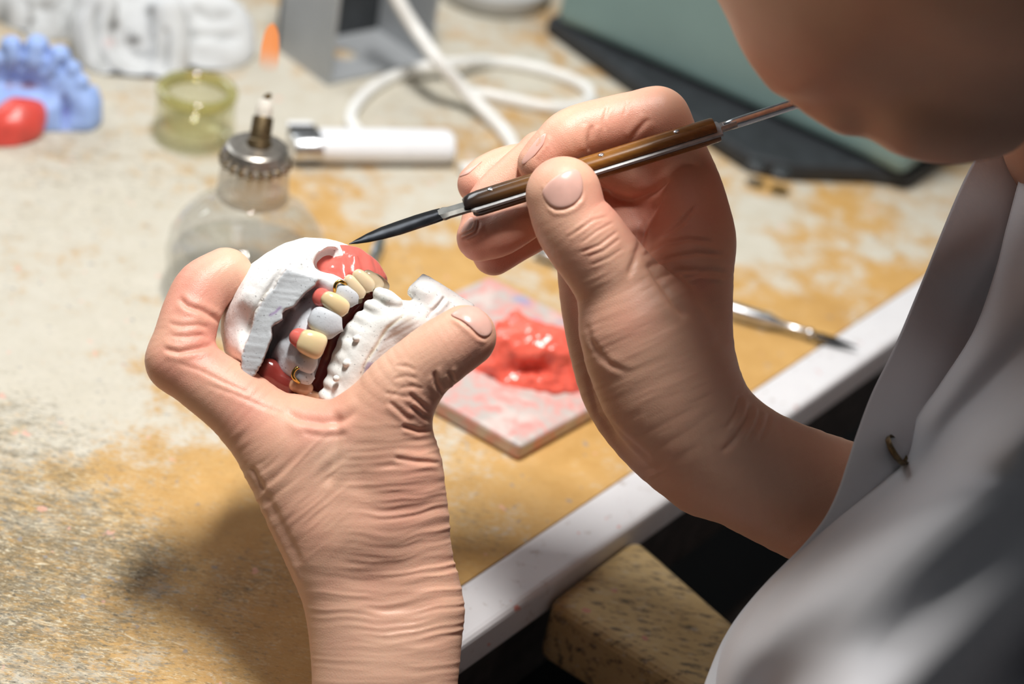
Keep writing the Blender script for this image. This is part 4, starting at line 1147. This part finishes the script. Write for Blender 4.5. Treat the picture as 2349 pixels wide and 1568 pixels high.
s.chain([(413, 826, 8, 74), (424, 772, 9, 69), (441, 712, 12, 66), (468, 662, 15, 66), (518, 630, 18, 62)], 18)
s.chain([(680, 1000, -2, 70), (760, 1005, -6, 70), (860, 1000, -7, 72)], 60)
s.chain([(690, 942, -2, 26), (760, 956, -6, 30), (815, 930, -9, 28)], 40)
# the fingers closed behind the casts
s.chain([(700, 1040, 20, 84), (600, 890, 46, 62), (615, 780, 58, 58), (690, 690, 58, 56), (740, 665, 55, 50)], 30)
s.chain([(760, 1050, 30, 80), (680, 900, 58, 58), (690, 810, 66, 54), (770, 760, 62, 52), (800, 765, 58, 46)], 30)
s.chain([(820, 1060, 34, 74), (770, 920, 58, 52), (785, 850, 64, 48), (850, 800, 56, 44)], 30)
s.ball(560, 640, 16, 20, 10)
s.build(clip=([-100, -80, -60], [100, 145, 90])); s.prep()
# folds of the index finger
s.crease([(408, 682), (430, 702), (462, 712), (490, 728), (505, 742)], 0.62, 6, 0.35); s.crease([(385, 742), (420, 748), (455, 745), (480, 752)], 0.31, 5, 0.21); s.crease([(372, 800), (410, 808), (450, 800), (490, 792)], 0.62, 6, 0.35); s.crease([(390, 770), (430, 772), (470, 768)], 0.25, 4, 0.14)
s.crease([(400, 830), (460, 850), (520, 880), (580, 905)], 0.22, 5, 0.07); s.crease([(470, 880), (540, 905), (610, 935), (660, 950)], 0.19, 5, 0.07)
# web fold under the casts, thumb folds
s.crease([(650, 945), (690, 962), (740, 970), (790, 962), (822, 942)], 0.56, 9, 0.42); s.crease([(690, 990), (740, 1000), (800, 995)], .4, 8)
s.crease([(770, 935), (775, 990), (768, 1060), (750, 1120)], .8, 12, 0)
for L_, d_ in (([(1035, 895), (1015, 905), (1000, 880), (995, 850)], .9), ([(1058, 885), (1040, 875), (1028, 850)], .7), ([(995, 985), (960, 988), (920, 975)], .8), ([(990, 965), (965, 950), (940, 930)], .6), ([(985, 945), (958, 920), (935, 900)], .5), ([(940, 965), (915, 940), (890, 920)], .35), ([(1012, 1062), (960, 1058), (900, 1050)], .5)):
    s.crease(L_, d_, 5, .35)
for c_ in ([(900, 870), (930, 862), (960, 868)], [(915, 890), (945, 885), (975, 892)], [(880, 900), (910, 905), (945, 915)], [(905, 838), (935, 840), (955, 850)]): s.crease(c_, .22, 4, .1)
# tendon along the outer edge of the wrist
s.crease([(588, 1130), (620, 1190), (650, 1250), (680, 1310), (692, 1340)], -.6, 8); s.crease([(604, 1122), (638, 1185), (668, 1245), (694, 1300)], .45, 8)
s.crease([(576, 1070), (592, 1100), (606, 1130)], 0.56, 6, 0.21)
# transverse wrinkles of wrist and heel of thumb
U_, V_ = s.U, s.V
wv = sstep(930, 1010, V_) * sstep(1700, 1500, V_) * .6 + .4 * sstep(1000, 1060, V_) * sstep(1500, 1380, V_)
dg = sstep(840, 740, U_) * sstep(1330, 1180, V_)
bend = V_ + .00055 * (U_ - 850) ** 2 + 14 * fbm(np.c_[U_ / 90, V_ / 90, U_ * 0], 2)
def wrinkle(q1, q2, k_):
    c_ = np.full(len(q1), k_)
    return .38 * (.65 - np.abs(vnoise(np.c_[q1 / 17, q2 / 150, c_])) * 2) + .20 * vnoise(np.c_[q1 / 9, q2 / 75, c_ + 4]) + .09 * vnoise(np.c_[q1 / 5.5, q2 / 45, c_ + 9])


warp = 14 * fbm(np.c_[U_ / 90, V_ / 90, U_ * 0 + 7], 2)
amp = wv * (.35 + .65 * sstep(720, 980, U_)) * sstep(.05, .4, s.face + .25)
s.disp += amp * (1 - dg) * wrinkle(bend, U_, 3.3) + (amp + .25 * wv) * dg * wrinkle((V_ + .85 * U_ - 640) * .76 + warp, U_ - V_, 21.7)
s.disp += sstep(960, 900, V_) * .05 * vnoise(np.c_[(U_ + V_) / 8, (U_ - V_) / 30, U_ * 0])
s.crease([(1035, 722), (1058, 734), (1079, 752), (1099, 771), (1113, 776), (1128, 768)], .35, 4, .35)
s.apply(); LH = s
cl = skin_color(s, reds=[(440, 680, 100, .75), (470, 790, 90, .85), (390, 850, 90, .5), (560, 930, 100, .55), (740, 985, 70, .85), (950, 940, 90, .3), (930, 1120, 120, .35), (1090, 800, 70, .35), (700, 1230, 60, .15), (900, 1330, 120, .2)], pales=[(530, 590, 50, .6), (760, 1040, 60, .7), (900, 850, 50, .3), (850, 1500, 150, .25)])
parts = [(s.world(), s.q, cl)]

# ---- right hand ---------------------------------------------------------------------
FRh = Frame(1450, 650, .600)
s = Sculpt(FRh, .5)
s.chain([(1293, 446, -14, 87), (1310, 505, -14, 88), (1342, 548, -13, 94), (1385, 605, -11, 95), (1425, 665, -8, 104), (1475, 765, -5, 136)], 24)
s.chain([(1475, 765, -5, 136), (1525, 870, -2, 158), (1600, 980, 0, 146), (1700, 1062, 5, 142), (1835, 1128, 14, 148), (2050, 1215, 30, 165)], 40)
s.chain([(1360, 600, 28, 84), (1375, 700, 27, 88), (1398, 800, 24, 92), (1440, 905, 19, 100), (1520, 1000, 12, 104), (1620, 1075, 8, 110)], 30)
# index finger and the hand behind it
s.chain([(1600, 960, 6, 110), (1592, 850, 6, 98), (1592, 740, 8, 88), (1596, 630, 12, 86), (1598, 540, 18, 86), (1580, 450, 22, 82), (1552, 370, 23, 76), (1505, 278, 19, 75)], 30)
s.chain([(1505, 278, 19, 75), (1455, 280, 17, 70), (1400, 290, 15, 68), (1330, 306, 12, 66), (1300, 322, 10, 62)], 20)
s.chain([(1300, 322, 10, 62), (1262, 348, 8, 54), (1234, 374, 7, 47)], 14)
s.chain([(1400, 490, 34, 55), (1430, 560, 28, 66), (1450, 640, 22, 76)], 30)
# palm
s.chain([(1490, 480, 34, 75), (1500, 620, 26, 85), (1500, 760, 18, 100), (1540, 880, 10, 110)], 50)
s.chain([(1585, 560, 20, 70), (1500, 700, 13, 70)], 60)
# middle finger
s.chain([(1570, 440, 30, 66), (1450, 395, 24, 58), (1330, 350, 23, 54), (1240, 352, 21, 50)], 24)
s.chain([(1240, 352, 19, 50), (1175, 408, 17, 50), (1120, 462, 14, 47), (1098, 540, 9, 48)], 12)
s.chain([(1101, 549, 9, 51), (1150, 532, 9, 54), (1230, 490, 12, 46)], 12)
# ring and little finger
s.chain([(1540, 470, 36, 62), (1400, 395, 36, 54), (1270, 378, 34, 52), (1180, 378, 31, 47), (1125, 398, 29, 47), (1097, 422, 27, 48)], 14)
s.chain([(1500, 560, 40, 58), (1400, 520, 36, 50), (1280, 510, 30, 47), (1200, 545, 26, 47), (1132, 584, 24, 48)], 14)
s.build(clip=([-80, -80, -60], [110, 130, 80])); s.prep()
for i, L_ in enumerate(([(1318, 535), (1360, 505), (1395, 495)], [(1330, 560), (1370, 530), (1410, 508)], [(1328, 580), (1375, 562), (1420, 528)], [(1345, 590), (1385, 575), (1425, 545)], [(1352, 610), (1395, 592), (1432, 568)], [(1300, 545), (1325, 530), (1345, 515)])): s.crease(L_, (.14, .22, .30, .22, .16, .13)[i], 3.2, .12)
s.crease([(1358, 285), (1352, 320), (1352, 350)], 0.48, 6, 0.28); s.crease([(1395, 240), (1385, 275), (1388, 300)], 0.18, 4, 0.10); s.crease([(1440, 230), (1432, 265)], 0.15, 4, 0.07); s.crease([(1490, 270), (1462, 300), (1445, 325)], 0.42, 6, 0.21)
s.crease([(1470, 590), (1520, 560), (1580, 548), (1640, 555)], 0.71, 5, 0.38); s.crease([(1480, 615), (1540, 590), (1600, 580), (1670, 585)], 0.61, 5, 0.38); s.crease([(1520, 545), (1560, 515), (1600, 470)], 0.61, 5, 0.25); s.crease([(1470, 560), (1490, 500), (1520, 450)], 0.61, 6, 0.25); s.crease([(1560, 640), (1610, 630), (1665, 635)], 0.36, 4, 0.25)
s.crease([(1485, 600), (1520, 655), (1555, 705), (1575, 730)], 1.22, 9, 0.38)
s.crease([(1440, 640), (1470, 560), (1480, 500)], .8, 8, .2); s.crease([(1500, 640), (1560, 620), (1640, 622), (1675, 628)], .7, 6, .4); s.crease([(1400, 455), (1450, 462), (1500, 440), (1540, 410)], .9, 8, .3)
s.crease([(1343, 740), (1360, 790), (1400, 835), (1450, 855)], .25, 7, .1); s.crease([(1346, 770), (1380, 825), (1440, 860)], .2, 6, .1)
s.crease([(1725, 925), (1715, 960), (1690, 1000), (1655, 1040)], 1.0, 7, .5); s.crease([(1700, 905), (1690, 945), (1665, 985)], .7, 6, .4); s.crease([(1745, 935), (1735, 975), (1712, 1015)], .45, 5, .3); s.crease([(1765, 945), (1757, 980), (1740, 1015)], .25, 5, .2)
s.crease([(1375, 945), (1430, 1000), (1500, 1060)], .4, 7, .2); s.crease([(1345, 850), (1370, 950), (1420, 1010)], .5, 7)
U_, V_ = s.U, s.V
r1 = vnoise(np.c_[(U_ * .45 + V_) / 9, (U_ - V_ * .45) / 60, U_ * 0 + 4.4]); s.disp += .10 * r1 * sstep(480, 620, V_)
r2 = vnoise(np.c_[(U_ - .2 * V_) / 12, (V_ + U_ * .2) / 90, U_ * 0 + 1.4]); s.disp += .10 * r2 * sstep(860, 1000, V_)
s.crease([(1241, 438), (1246, 452), (1260, 471), (1275, 480), (1294, 480), (1315, 471), (1331, 455), (1339, 438), (1338, 415)], .35, 4, .3)
s.crease([(1252, 305), (1246, 330), (1222, 360)], .25, 4, .2); s.crease([(1099, 502), (1097, 518), (1090, 532), (1056, 548)], .3, 4, .3)
s.apply(); RH = s
cr_ = skin_color(s, reds=[(1430, 290, 120, .5), (1250, 350, 60, .5), (1100, 560, 90, .7), (1160, 600, 80, .8), (1080, 420, 70, .6), (1480, 480, 100, .7), (1600, 480, 90, .45), (1330, 590, 70, .25), (1430, 740, 70, .35), (1610, 650, 30, .55), (1400, 460, 70, .7)], pales=[(1100, 380, 40, .4), (1700, 1050, 120, .15)])
parts.append((s.world(), s.q, cr_))

# ---- head, neck, trunk and the arms inside the sleeves -------------------------------------
FH = Frame(2150, 100, .52)
s = Sculpt(FH, 2.2)
s.chain([(2035, -60, 0, 352), (2160, 60, 5, 285)], 60)
s.ball(2260, -420, -8, 600, 100, sc=(1.0, .95, 1.0))
s.ball(1950, -430, 6, 470, 100, sc=(.9, 1.0, .9))
s.chain([(1905, 205, -4, 72), (1950, 236, -8, 73)], 40)
s.chain([(2105, 262, -12, 92), (2180, 272, -8, 92), (2265, 262, 2, 95)], 60)
s.chain([(1930, 180, 55, 80), (2000, 200, 75, 90)], 50)
s.chain([(1640, -190, 8, 60), (1580, -130, 8, 56)], 50)                 # nose, beyond the top of the frame
s.chain([(1575, -125, 8, 46), (1625, -85, 8, 40)], 20)
s.ball(1690, -300, -30, 42, 16); s.ball(1660, -300, 45, 42, 16)             # eyes
s.chain([(1690, -370, 5, 40), (1790, -400, 0, 40)], 40); s.chain([(1910, 250, -40, 8), (1850, 200, -48, 8)], 8, op='s')
s.chain([(2440, -420, -84, 60), (2485, -300, -86, 70), (2445, -180, -76, 45)], 20); s.ball(2445, -300, -98, 32, 14, op='s')   # ear
s.chain([(2420, 80, 50, 200), (2500, 330, 105, 180), (2590, 600, 165, 220)], 60)
s.chain([(2590, 600, 165, 220), (2640, 1100, 210, 420), (2560, 1700, 240, 500)], 80)
s.build(); s.prep(); s.disp = fbm(s.v * .06, 3) * .5; s.apply()
parts.append((s.world(), s.q, skin_color(s, reds=[(1850, 180, 120, .35), (2000, 60, 80, .25)])))
HD = s


def limb(h, pts):
    f = Frame(*pts[0]); s_ = Sculpt(f, h)
    q = [np.r_[f.loc(w), r * 1000] for w, r in pts[1]]; s_.chain(q, k=5, raw=True); s_.build(); s_.prep(); return s_.world(), s_.q, skin_color(s_)


parts.append(limb(2.5, ((2200, 1200, .64), [(P(1975, 1190, .622), .024), (P(2300, 1300, .66), .034), (P(2650, 1420, .70), .044), (P(2800, 1050, .72), .05)])))
parts.append(limb(2.5, ((1000, 1800, .6), [(P(900, 1640, .602), .020), (P(908, 1780, .602), .029), (P(1020, 2150, .60), .037), (P(1300, 2700, .60), .044), (P(2300, 2900, .62), .050)])))
V, Q, C = merge(parts)
body = obj('body', V, Q, M['skin'], person, True, C)
nail(LH, [(1030, 722), (1045, 712), (1058, 704), (1086, 700), (1104, 708), (1122, 729), (1131, 750), (1127, 767), (1113, 774), (1099, 769), (1079, 749), (1058, 733)], person)
nail(RH, [(1241, 438), (1260, 416), (1283, 399), (1306, 389), (1322, 385), (1332, 396), (1337, 415), (1338, 438), (1331, 454), (1315, 470), (1294, 478), (1274, 478), (1260, 470), (1246, 452)], person)
nail(RH, [(1254, 303), (1248, 330), (1224, 360), (1197, 382), (1196, 368), (1216, 338), (1236, 313)], person, .3)
nail(RH, [(1078, 497), (1097, 500), (1096, 516), (1090, 531), (1056, 546), (1058, 528), (1066, 512)], person, .3)
nail(RH, [(1052, 406), (1074, 399), (1098, 377), (1108, 368), (1088, 380), (1064, 393)], person, .3)

# hair over the crown (above the frame)
s = Sculpt(FH, 3.0); s.ball(2320, -500, -8, 640, 10, sc=(1.0, .95, 1.0)); s.ball(1990, -600, 6, 470, 80, sc=(.85, .85, .95))
s.chain([(2500, -150, 20, 170), (2540, 0, 50, 140)], 60)
s.chain([(1900, -60, -10, 330), (1900, 100, 40, 300)], 10, op='s'); s.ball(1730, -300, 0, 270, 30, op='s')
s.build(); s.prep(); s.disp = 2.0 * vnoise(np.c_[s.v[:, 0] * .5, s.v[:, 1] * .06, s.v[:, 2] * .5]); s.apply()
obj('hair', s.world(), s.q, M['hair'], person)

# ---- lab coat ----------------------------------------------------------------------------
t = NT('grey lab coat cloth')
wv_ = t.n('ShaderNodeTexWave', wave_type='BANDS', bands_direction='DIAGONAL'); wv_.inputs['Scale'].default_value = 900; t.l(t.coord(), wv_.inputs['Vector'])
t.set(Base_Color=t.mix(t.noise(40, 4), (.64, .63, .65), (.72, .71, .73)), Roughness=.9, Sheen_Weight=.15)
t.bump(t.math('ADD', t.noise(900, 2), wv_.outputs['Fac']), .12, .0004); M['coat'] = t.m


def strip_sheet(name, left, width_fn, depth_fn, nu, parent, mat, t_=.0012):
    L = np.array(left, float); cum = np.r_[0, np.cumsum(np.linalg.norm(np.diff(L, axis=0), axis=1))]; n = 120
    p = catmull(L, 8); cum = np.r_[0, np.cumsum(np.linalg.norm(np.diff(p, axis=0), axis=1))]; tt_ = np.linspace(0, cum[-1], n)
    e = np.c_[np.interp(tt_, cum, p[:, 0]), np.interp(tt_, cum, p[:, 1])]
    V = []
    for (u, v) in e:
        for j in range(nu):
            a = j / (nu - 1); uu_, vv_ = width_fn(u, v, a); V.append(P(uu_, vv_, depth_fn(uu_, vv_, u, v, a)))
    g = np.arange(n * nu).reshape(n, nu); F = np.stack([g[:-1, :-1], g[1:, :-1], g[1:, 1:], g[:-1, 1:]], -1).reshape(-1, 4)
    o = obj(name, V, F, mat, parent); solidify(o, t_, 1); return o


OUT = [(2262, 330), (2235, 368), (2200, 440), (2150, 560), (2100, 680), (2050, 800), (2000, 905), (1965, 1000), (1945, 1060), (1922, 1125), (1888, 1192), (1830, 1262), (1760, 1332), (1700, 1402), (1660, 1465), (1632, 1530), (1608, 1600), (1580, 1720)]
INN = [(2400, 300), (2352, 375), (2310, 520), (2285, 620), (2235, 760), (2160, 880), (2105, 960), (2070, 1050), (2010, 1105), (1915, 1185), (1810, 1285), (1725, 1375), (1672, 1455), (1645, 1520), (1628, 1600), (1602, 1720)]
def w1(u, v, a): return u + a * (330 + max(0, 700 - v) * .1), v + a * 40
def d1_(uu_, vv_, u, v, a):
    base = .605 - .028 * sstep(650, 1050, v) + .012 * sstep(600, 350, v)
    return base + .030 * a * a - .004 * math.sin(a * 3.1) + .0015 * math.sin(vv_ / 60 + uu_ / 110)
coat_under = None
def fold(uu_, vv_):
    # broad folds fanning down from the shoulder
    x = (uu_ - 2349) * .62 + (vv_ - 1100) * .78; f_ = 0
    for c_, w_, a_ in ((-330, 60, -.006), (-210, 55, .007), (-90, 60, -.008), (60, 90, .016), (210, 80, -.010), (330, 70, .012)): f_ += a_ * math.exp(-((x - c_) / w_) ** 2)
    return f_ * float(sstep(1700, 2000, uu_ + vv_ * .25))
def w2(u, v, a): return u + (a ** 1.15) * 1150, v + a * 120 * (1 if v > 700 else v / 700)
def d2_(uu_, vv_, u, v, a):
    x = a ** 1.15 * 1150; roll = .010 * math.exp(-(x / 26) ** 2)
    base = .588 - .020 * float(sstep(650, 1050, v)) + .012 * float(sstep(700, 350, v))
    lowr = float(sstep(650, 1300, vv_))
    return base + roll - (.035 + .02 * lowr) * float(sstep(20, 330, x)) + .085 * lowr * float(sstep(230, 900, x)) - .03 * (1 - lowr) * float(sstep(200, 800, x)) + .42 * max(0, (x - 700) / 450) ** 2.2 + fold(uu_, vv_) * float(sstep(0, 120, x))
coat = strip_sheet('lab_coat', INN, w2, d2_, 130, person, M['coat'])
o = strip_sheet('coat_front_panel', OUT, w1, d1_, 50, coat, M['coat']); o['label'] = 'under panel of the coat front with its stitched edge'
# back, shoulders and sleeves of the coat
s = Sculpt(FH, 2.6)
s.chain([(2570, 520, 150, 200), (2600, 640, 165, 250), (2650, 1100, 212, 440), (2570, 1700, 245, 520), (2560, 2300, 300, 540)], 60)
s.chain([(2620, 660, 120, 230), (2760, 1000, 110, 300), (2780, 1500, 100, 290)], 80)
f0 = FH
for ch in (([(P(2085, 1225, .632), .030), (P(2300, 1300, .66), .040), (P(2650, 1420, .70), .050), (P(2800, 1050, .72), .056), (P(2620, 700, .70), .05)]), ([(P(1420, 2720, .60), .052), (P(2300, 2900, .62), .058), (P(2760, 2500, .60), .060), (P(2780, 1500, .56), .05)])):
    s.chain([np.r_[f0.loc(w_), r_ * 1000] for w_, r_ in ch], 14, raw=True)
s.build(clip=([-400, -400, -120], [400, 520, 260])); s.prep(); s.disp = fbm(s.v * .03, 3) * 3.0; s.apply()
obj('coat_back', s.world(), s.q, M['coat'], coat)
# collar band on the near side
sn = P(2054, 1034, .5715); nd = CR * .75 + CU * .5 - CF * .35; nd /= np.linalg.norm(nd)
a_ = np.cross(nd, CF); a_ /= np.linalg.norm(a_); b_ = np.cross(nd, a_)
V, F = [], []
for r, z in ((0, .0012), (.0034, .0012), (.0040, .0004), (.0052, .0006), (.0056, 0), (.0056, -.0015)):
    for k_ in range(28): w_ = 2 * math.pi * k_ / 28; V.append(sn - nd * -z * -1 + (a_ * math.cos(w_) + b_ * math.sin(w_)) * r)
for i in range(5):
    for k_ in range(28): F.append([i * 28 + k_, i * 28 + (k_ + 1) % 28, (i + 1) * 28 + (k_ + 1) % 28, (i + 1) * 28 + k_])
o = obj('snap_button', V, F, M['brass_dark'], coat); o['label'] = 'dark brass snap button'

# trousers: thighs under the bench
f = Frame(1750, 1300, .78); s = Sculpt(f, 4)
hip, hip2 = np.array([.46, .36, -.20]), np.array([.32, .24, -.20])
q = [np.r_[f.loc(w), r * 1000] for w, r in ((hip, .085), (np.array([.24, .50, -.21]), .072), (np.array([.08, .66, -.22]), .062), (np.array([.06, .62, -.50]), .055), (np.array([.07, .60, -.70]), .05))]
s.chain(q, 5, raw=True)
q = [np.r_[f.loc(w), r * 1000] for w, r in ((hip2, .085), (np.array([.16, .33, -.24]), .072), (np.array([-.02, .48, -.27]), .062), (np.array([-.02, .46, -.50]), .055), (np.array([0, .44, -.70]), .05))]
s.chain(q, 5, raw=True); s.chain([np.r_[f.loc(hip), 95], np.r_[f.loc(hip2), 95]], 60, raw=True)
s.build(); s.prep(); s.disp = fbm(s.v * .02, 3) * 6; s.apply(); obj('trousers', s.world(), s.q, M['trousers'], person)

# ------------------------------------------------------------------ wax knife
KT, KE = P(800, 557, .5985), P(1640, 297, .6005)
ka = (KE - KT) / np.linalg.norm(KE - KT); kn = -(ray(1200, 430)); kn -= (kn @ ka) * ka; kn /= np.linalg.norm(kn); kb = np.cross(kn, ka)
if kb @ CU < 0: kb = -kb
pxm = .6015 / FPX * 1.32; LK = np.linalg.norm(KE - KT) / 879.3
th_ = math.radians(32); km = kb * math.cos(th_) + kn * math.sin(th_); kw = kn * math.cos(th_) - kb * math.sin(th_)
knife = thing('wax_knife', tuple(KT), 'wax knife with blackened leaf blade and brown riveted handle in the right hand', 'knife')


def kp(s_, m_=0, w_=0): return KT + ka * s_ * LK + km * m_ * pxm + kw * w_ * pxm * .92


def plate(name, st, mat, taper=None):
    """st rows: (s, half width, half thickness, shift across, lift)"""
    V, F = [], []
    for (s_, hw, ht, sh, lf_) in st:
        for (a_, b__) in ((-1, .35), (-.55, 1), (.55, 1), (1, .35), (1, -.35), (.55, -1), (-.55, -1), (-1, -.35)): V.append(kp(s_, b__ * ht + lf_, a_ * hw + sh))
    n = 8
    for i in range(len(st) - 1):
        for k_ in range(n): F.append([i * n + k_, i * n + (k_ + 1) % n, (i + 1) * n + (k_ + 1) % n, (i + 1) * n + k_])
    F.append(list(range(n))[::-1]); F.append([(len(st) - 1) * n + k_ for k_ in range(n)])
    bm = bmesh.new(); vs = [bm.verts.new(p) for p in V]
    for f_ in F: bm.faces.new([vs[i] for i in f_])
    return from_bm(name, bm, mat, knife, True, 25)


plate('blade', [(0, .6, .6, 2, -1), (18, 7, 2.0, 2, -1), (45, 14, 3.2, 1, -1), (80, 19.5, 4.2, 0, -1), (120, 22, 4.8, 0, -1), (165, 22, 5.2, 0, 0), (205, 21, 5.6, 0, 0), (222, 19, 6, 0, 0)], M['black_steel'])
plate('tang', [(216, 16, 6, 1, 0), (228, 20, 6.6, 1, 0), (240, 17, 6.6, 2, 0), (285, 17, 6.6, 3, 0), (300, 20, 6.4, 2, 0)], M['tang_steel'])
plate('spine', [(288, 17, 6.2, 3, 0), (300, 24.5, 6.6, 2, 0), (890, 24.5, 6.6, 2, 0), (893, 14, 6.0, 0, 0), (930, 11, 6.5, 0, 0)], M['spine'])
# rivetted wooden scales
t = NT('varnished knife handle wood'); g_ = t.noise(1, 5, .6, t.coord((90, 500, 500), (0, 0, 0)), 1.5)
sxx = t.n('ShaderNodeSeparateXYZ'); t.l(t.coord(), sxx.inputs[0]); dk_ = t.ramp(t.math('MULTIPLY', sxx.outputs[0], 8.0), [(.30, 1.0), (.62, 0.0)])
c = t.mix(g_, (.13, .045, .008), (.36, .16, .030)); c = t.mix(dk_, c, (.018, .013, .012)); t.set(Base_Color=c, Roughness=.22, Coat_Weight=.4); M['handle'] = t.m
for sg, nm in ((1, 'upper'), (-1, 'lower')):
    V, F = [], []; rows = [(277, .3), (283, .62), (295, .85), (315, .98), (350, 1), (500, 1), (700, 1), (850, 1), (874, .97), (879, .9)] if sg > 0 else [(292, .55), (298, .9), (310, 1), (500, 1), (700, 1), (860, 1), (880, .97), (885, .9)]
    seg = 18
    for (s_, k_) in rows:
        for i in range(seg + 1):
            w_ = math.pi * i / seg; V.append(kp(s_, sg * (6.2 + 15.5 * k_ * math.sin(w_) ** .72), 1 + math.cos(w_) * 20.5 * (.75 + .25 * k_)))
    n = seg + 1
    for i in range(len(rows) - 1):
        for k_ in range(n): F.append([i * n + k_, i * n + (k_ + 1) % n, (i + 1) * n + (k_ + 1) % n, (i + 1) * n + k_])
    F.append(list(range(n))); F.append([(len(rows) - 1) * n + k_ for k_ in range(n)])
    bm = bmesh.new(); vs = [bm.verts.new(p) for p in V]
    for f_ in F: bm.faces.new([vs[i] for i in f_])
    from_bm('handle_scale', bm, M['handle'], knife, True, 40)
for s_ in (345, 610, 790):
    v, f = sweep([kp(s_, 20.2, 3), kp(s_, 21.9, 3), kp(s_, 22.6, 3)], [.0011, .0011, .0006], 16); obj('rivet', v, f, M['steel'], knife)
K2_ = P(1842, 232, .604); K3 = P(2010, 180, .606); ks = kp(900)
v, f = sweep([ks, ks + (K2_ - ks) * .12, ks + (K2_ - ks) * .3, K2_, K3], [.0015, .0019, .00195, .00195, .0018], 24); obj('rear_rod', v, f, M['steel'], knife)
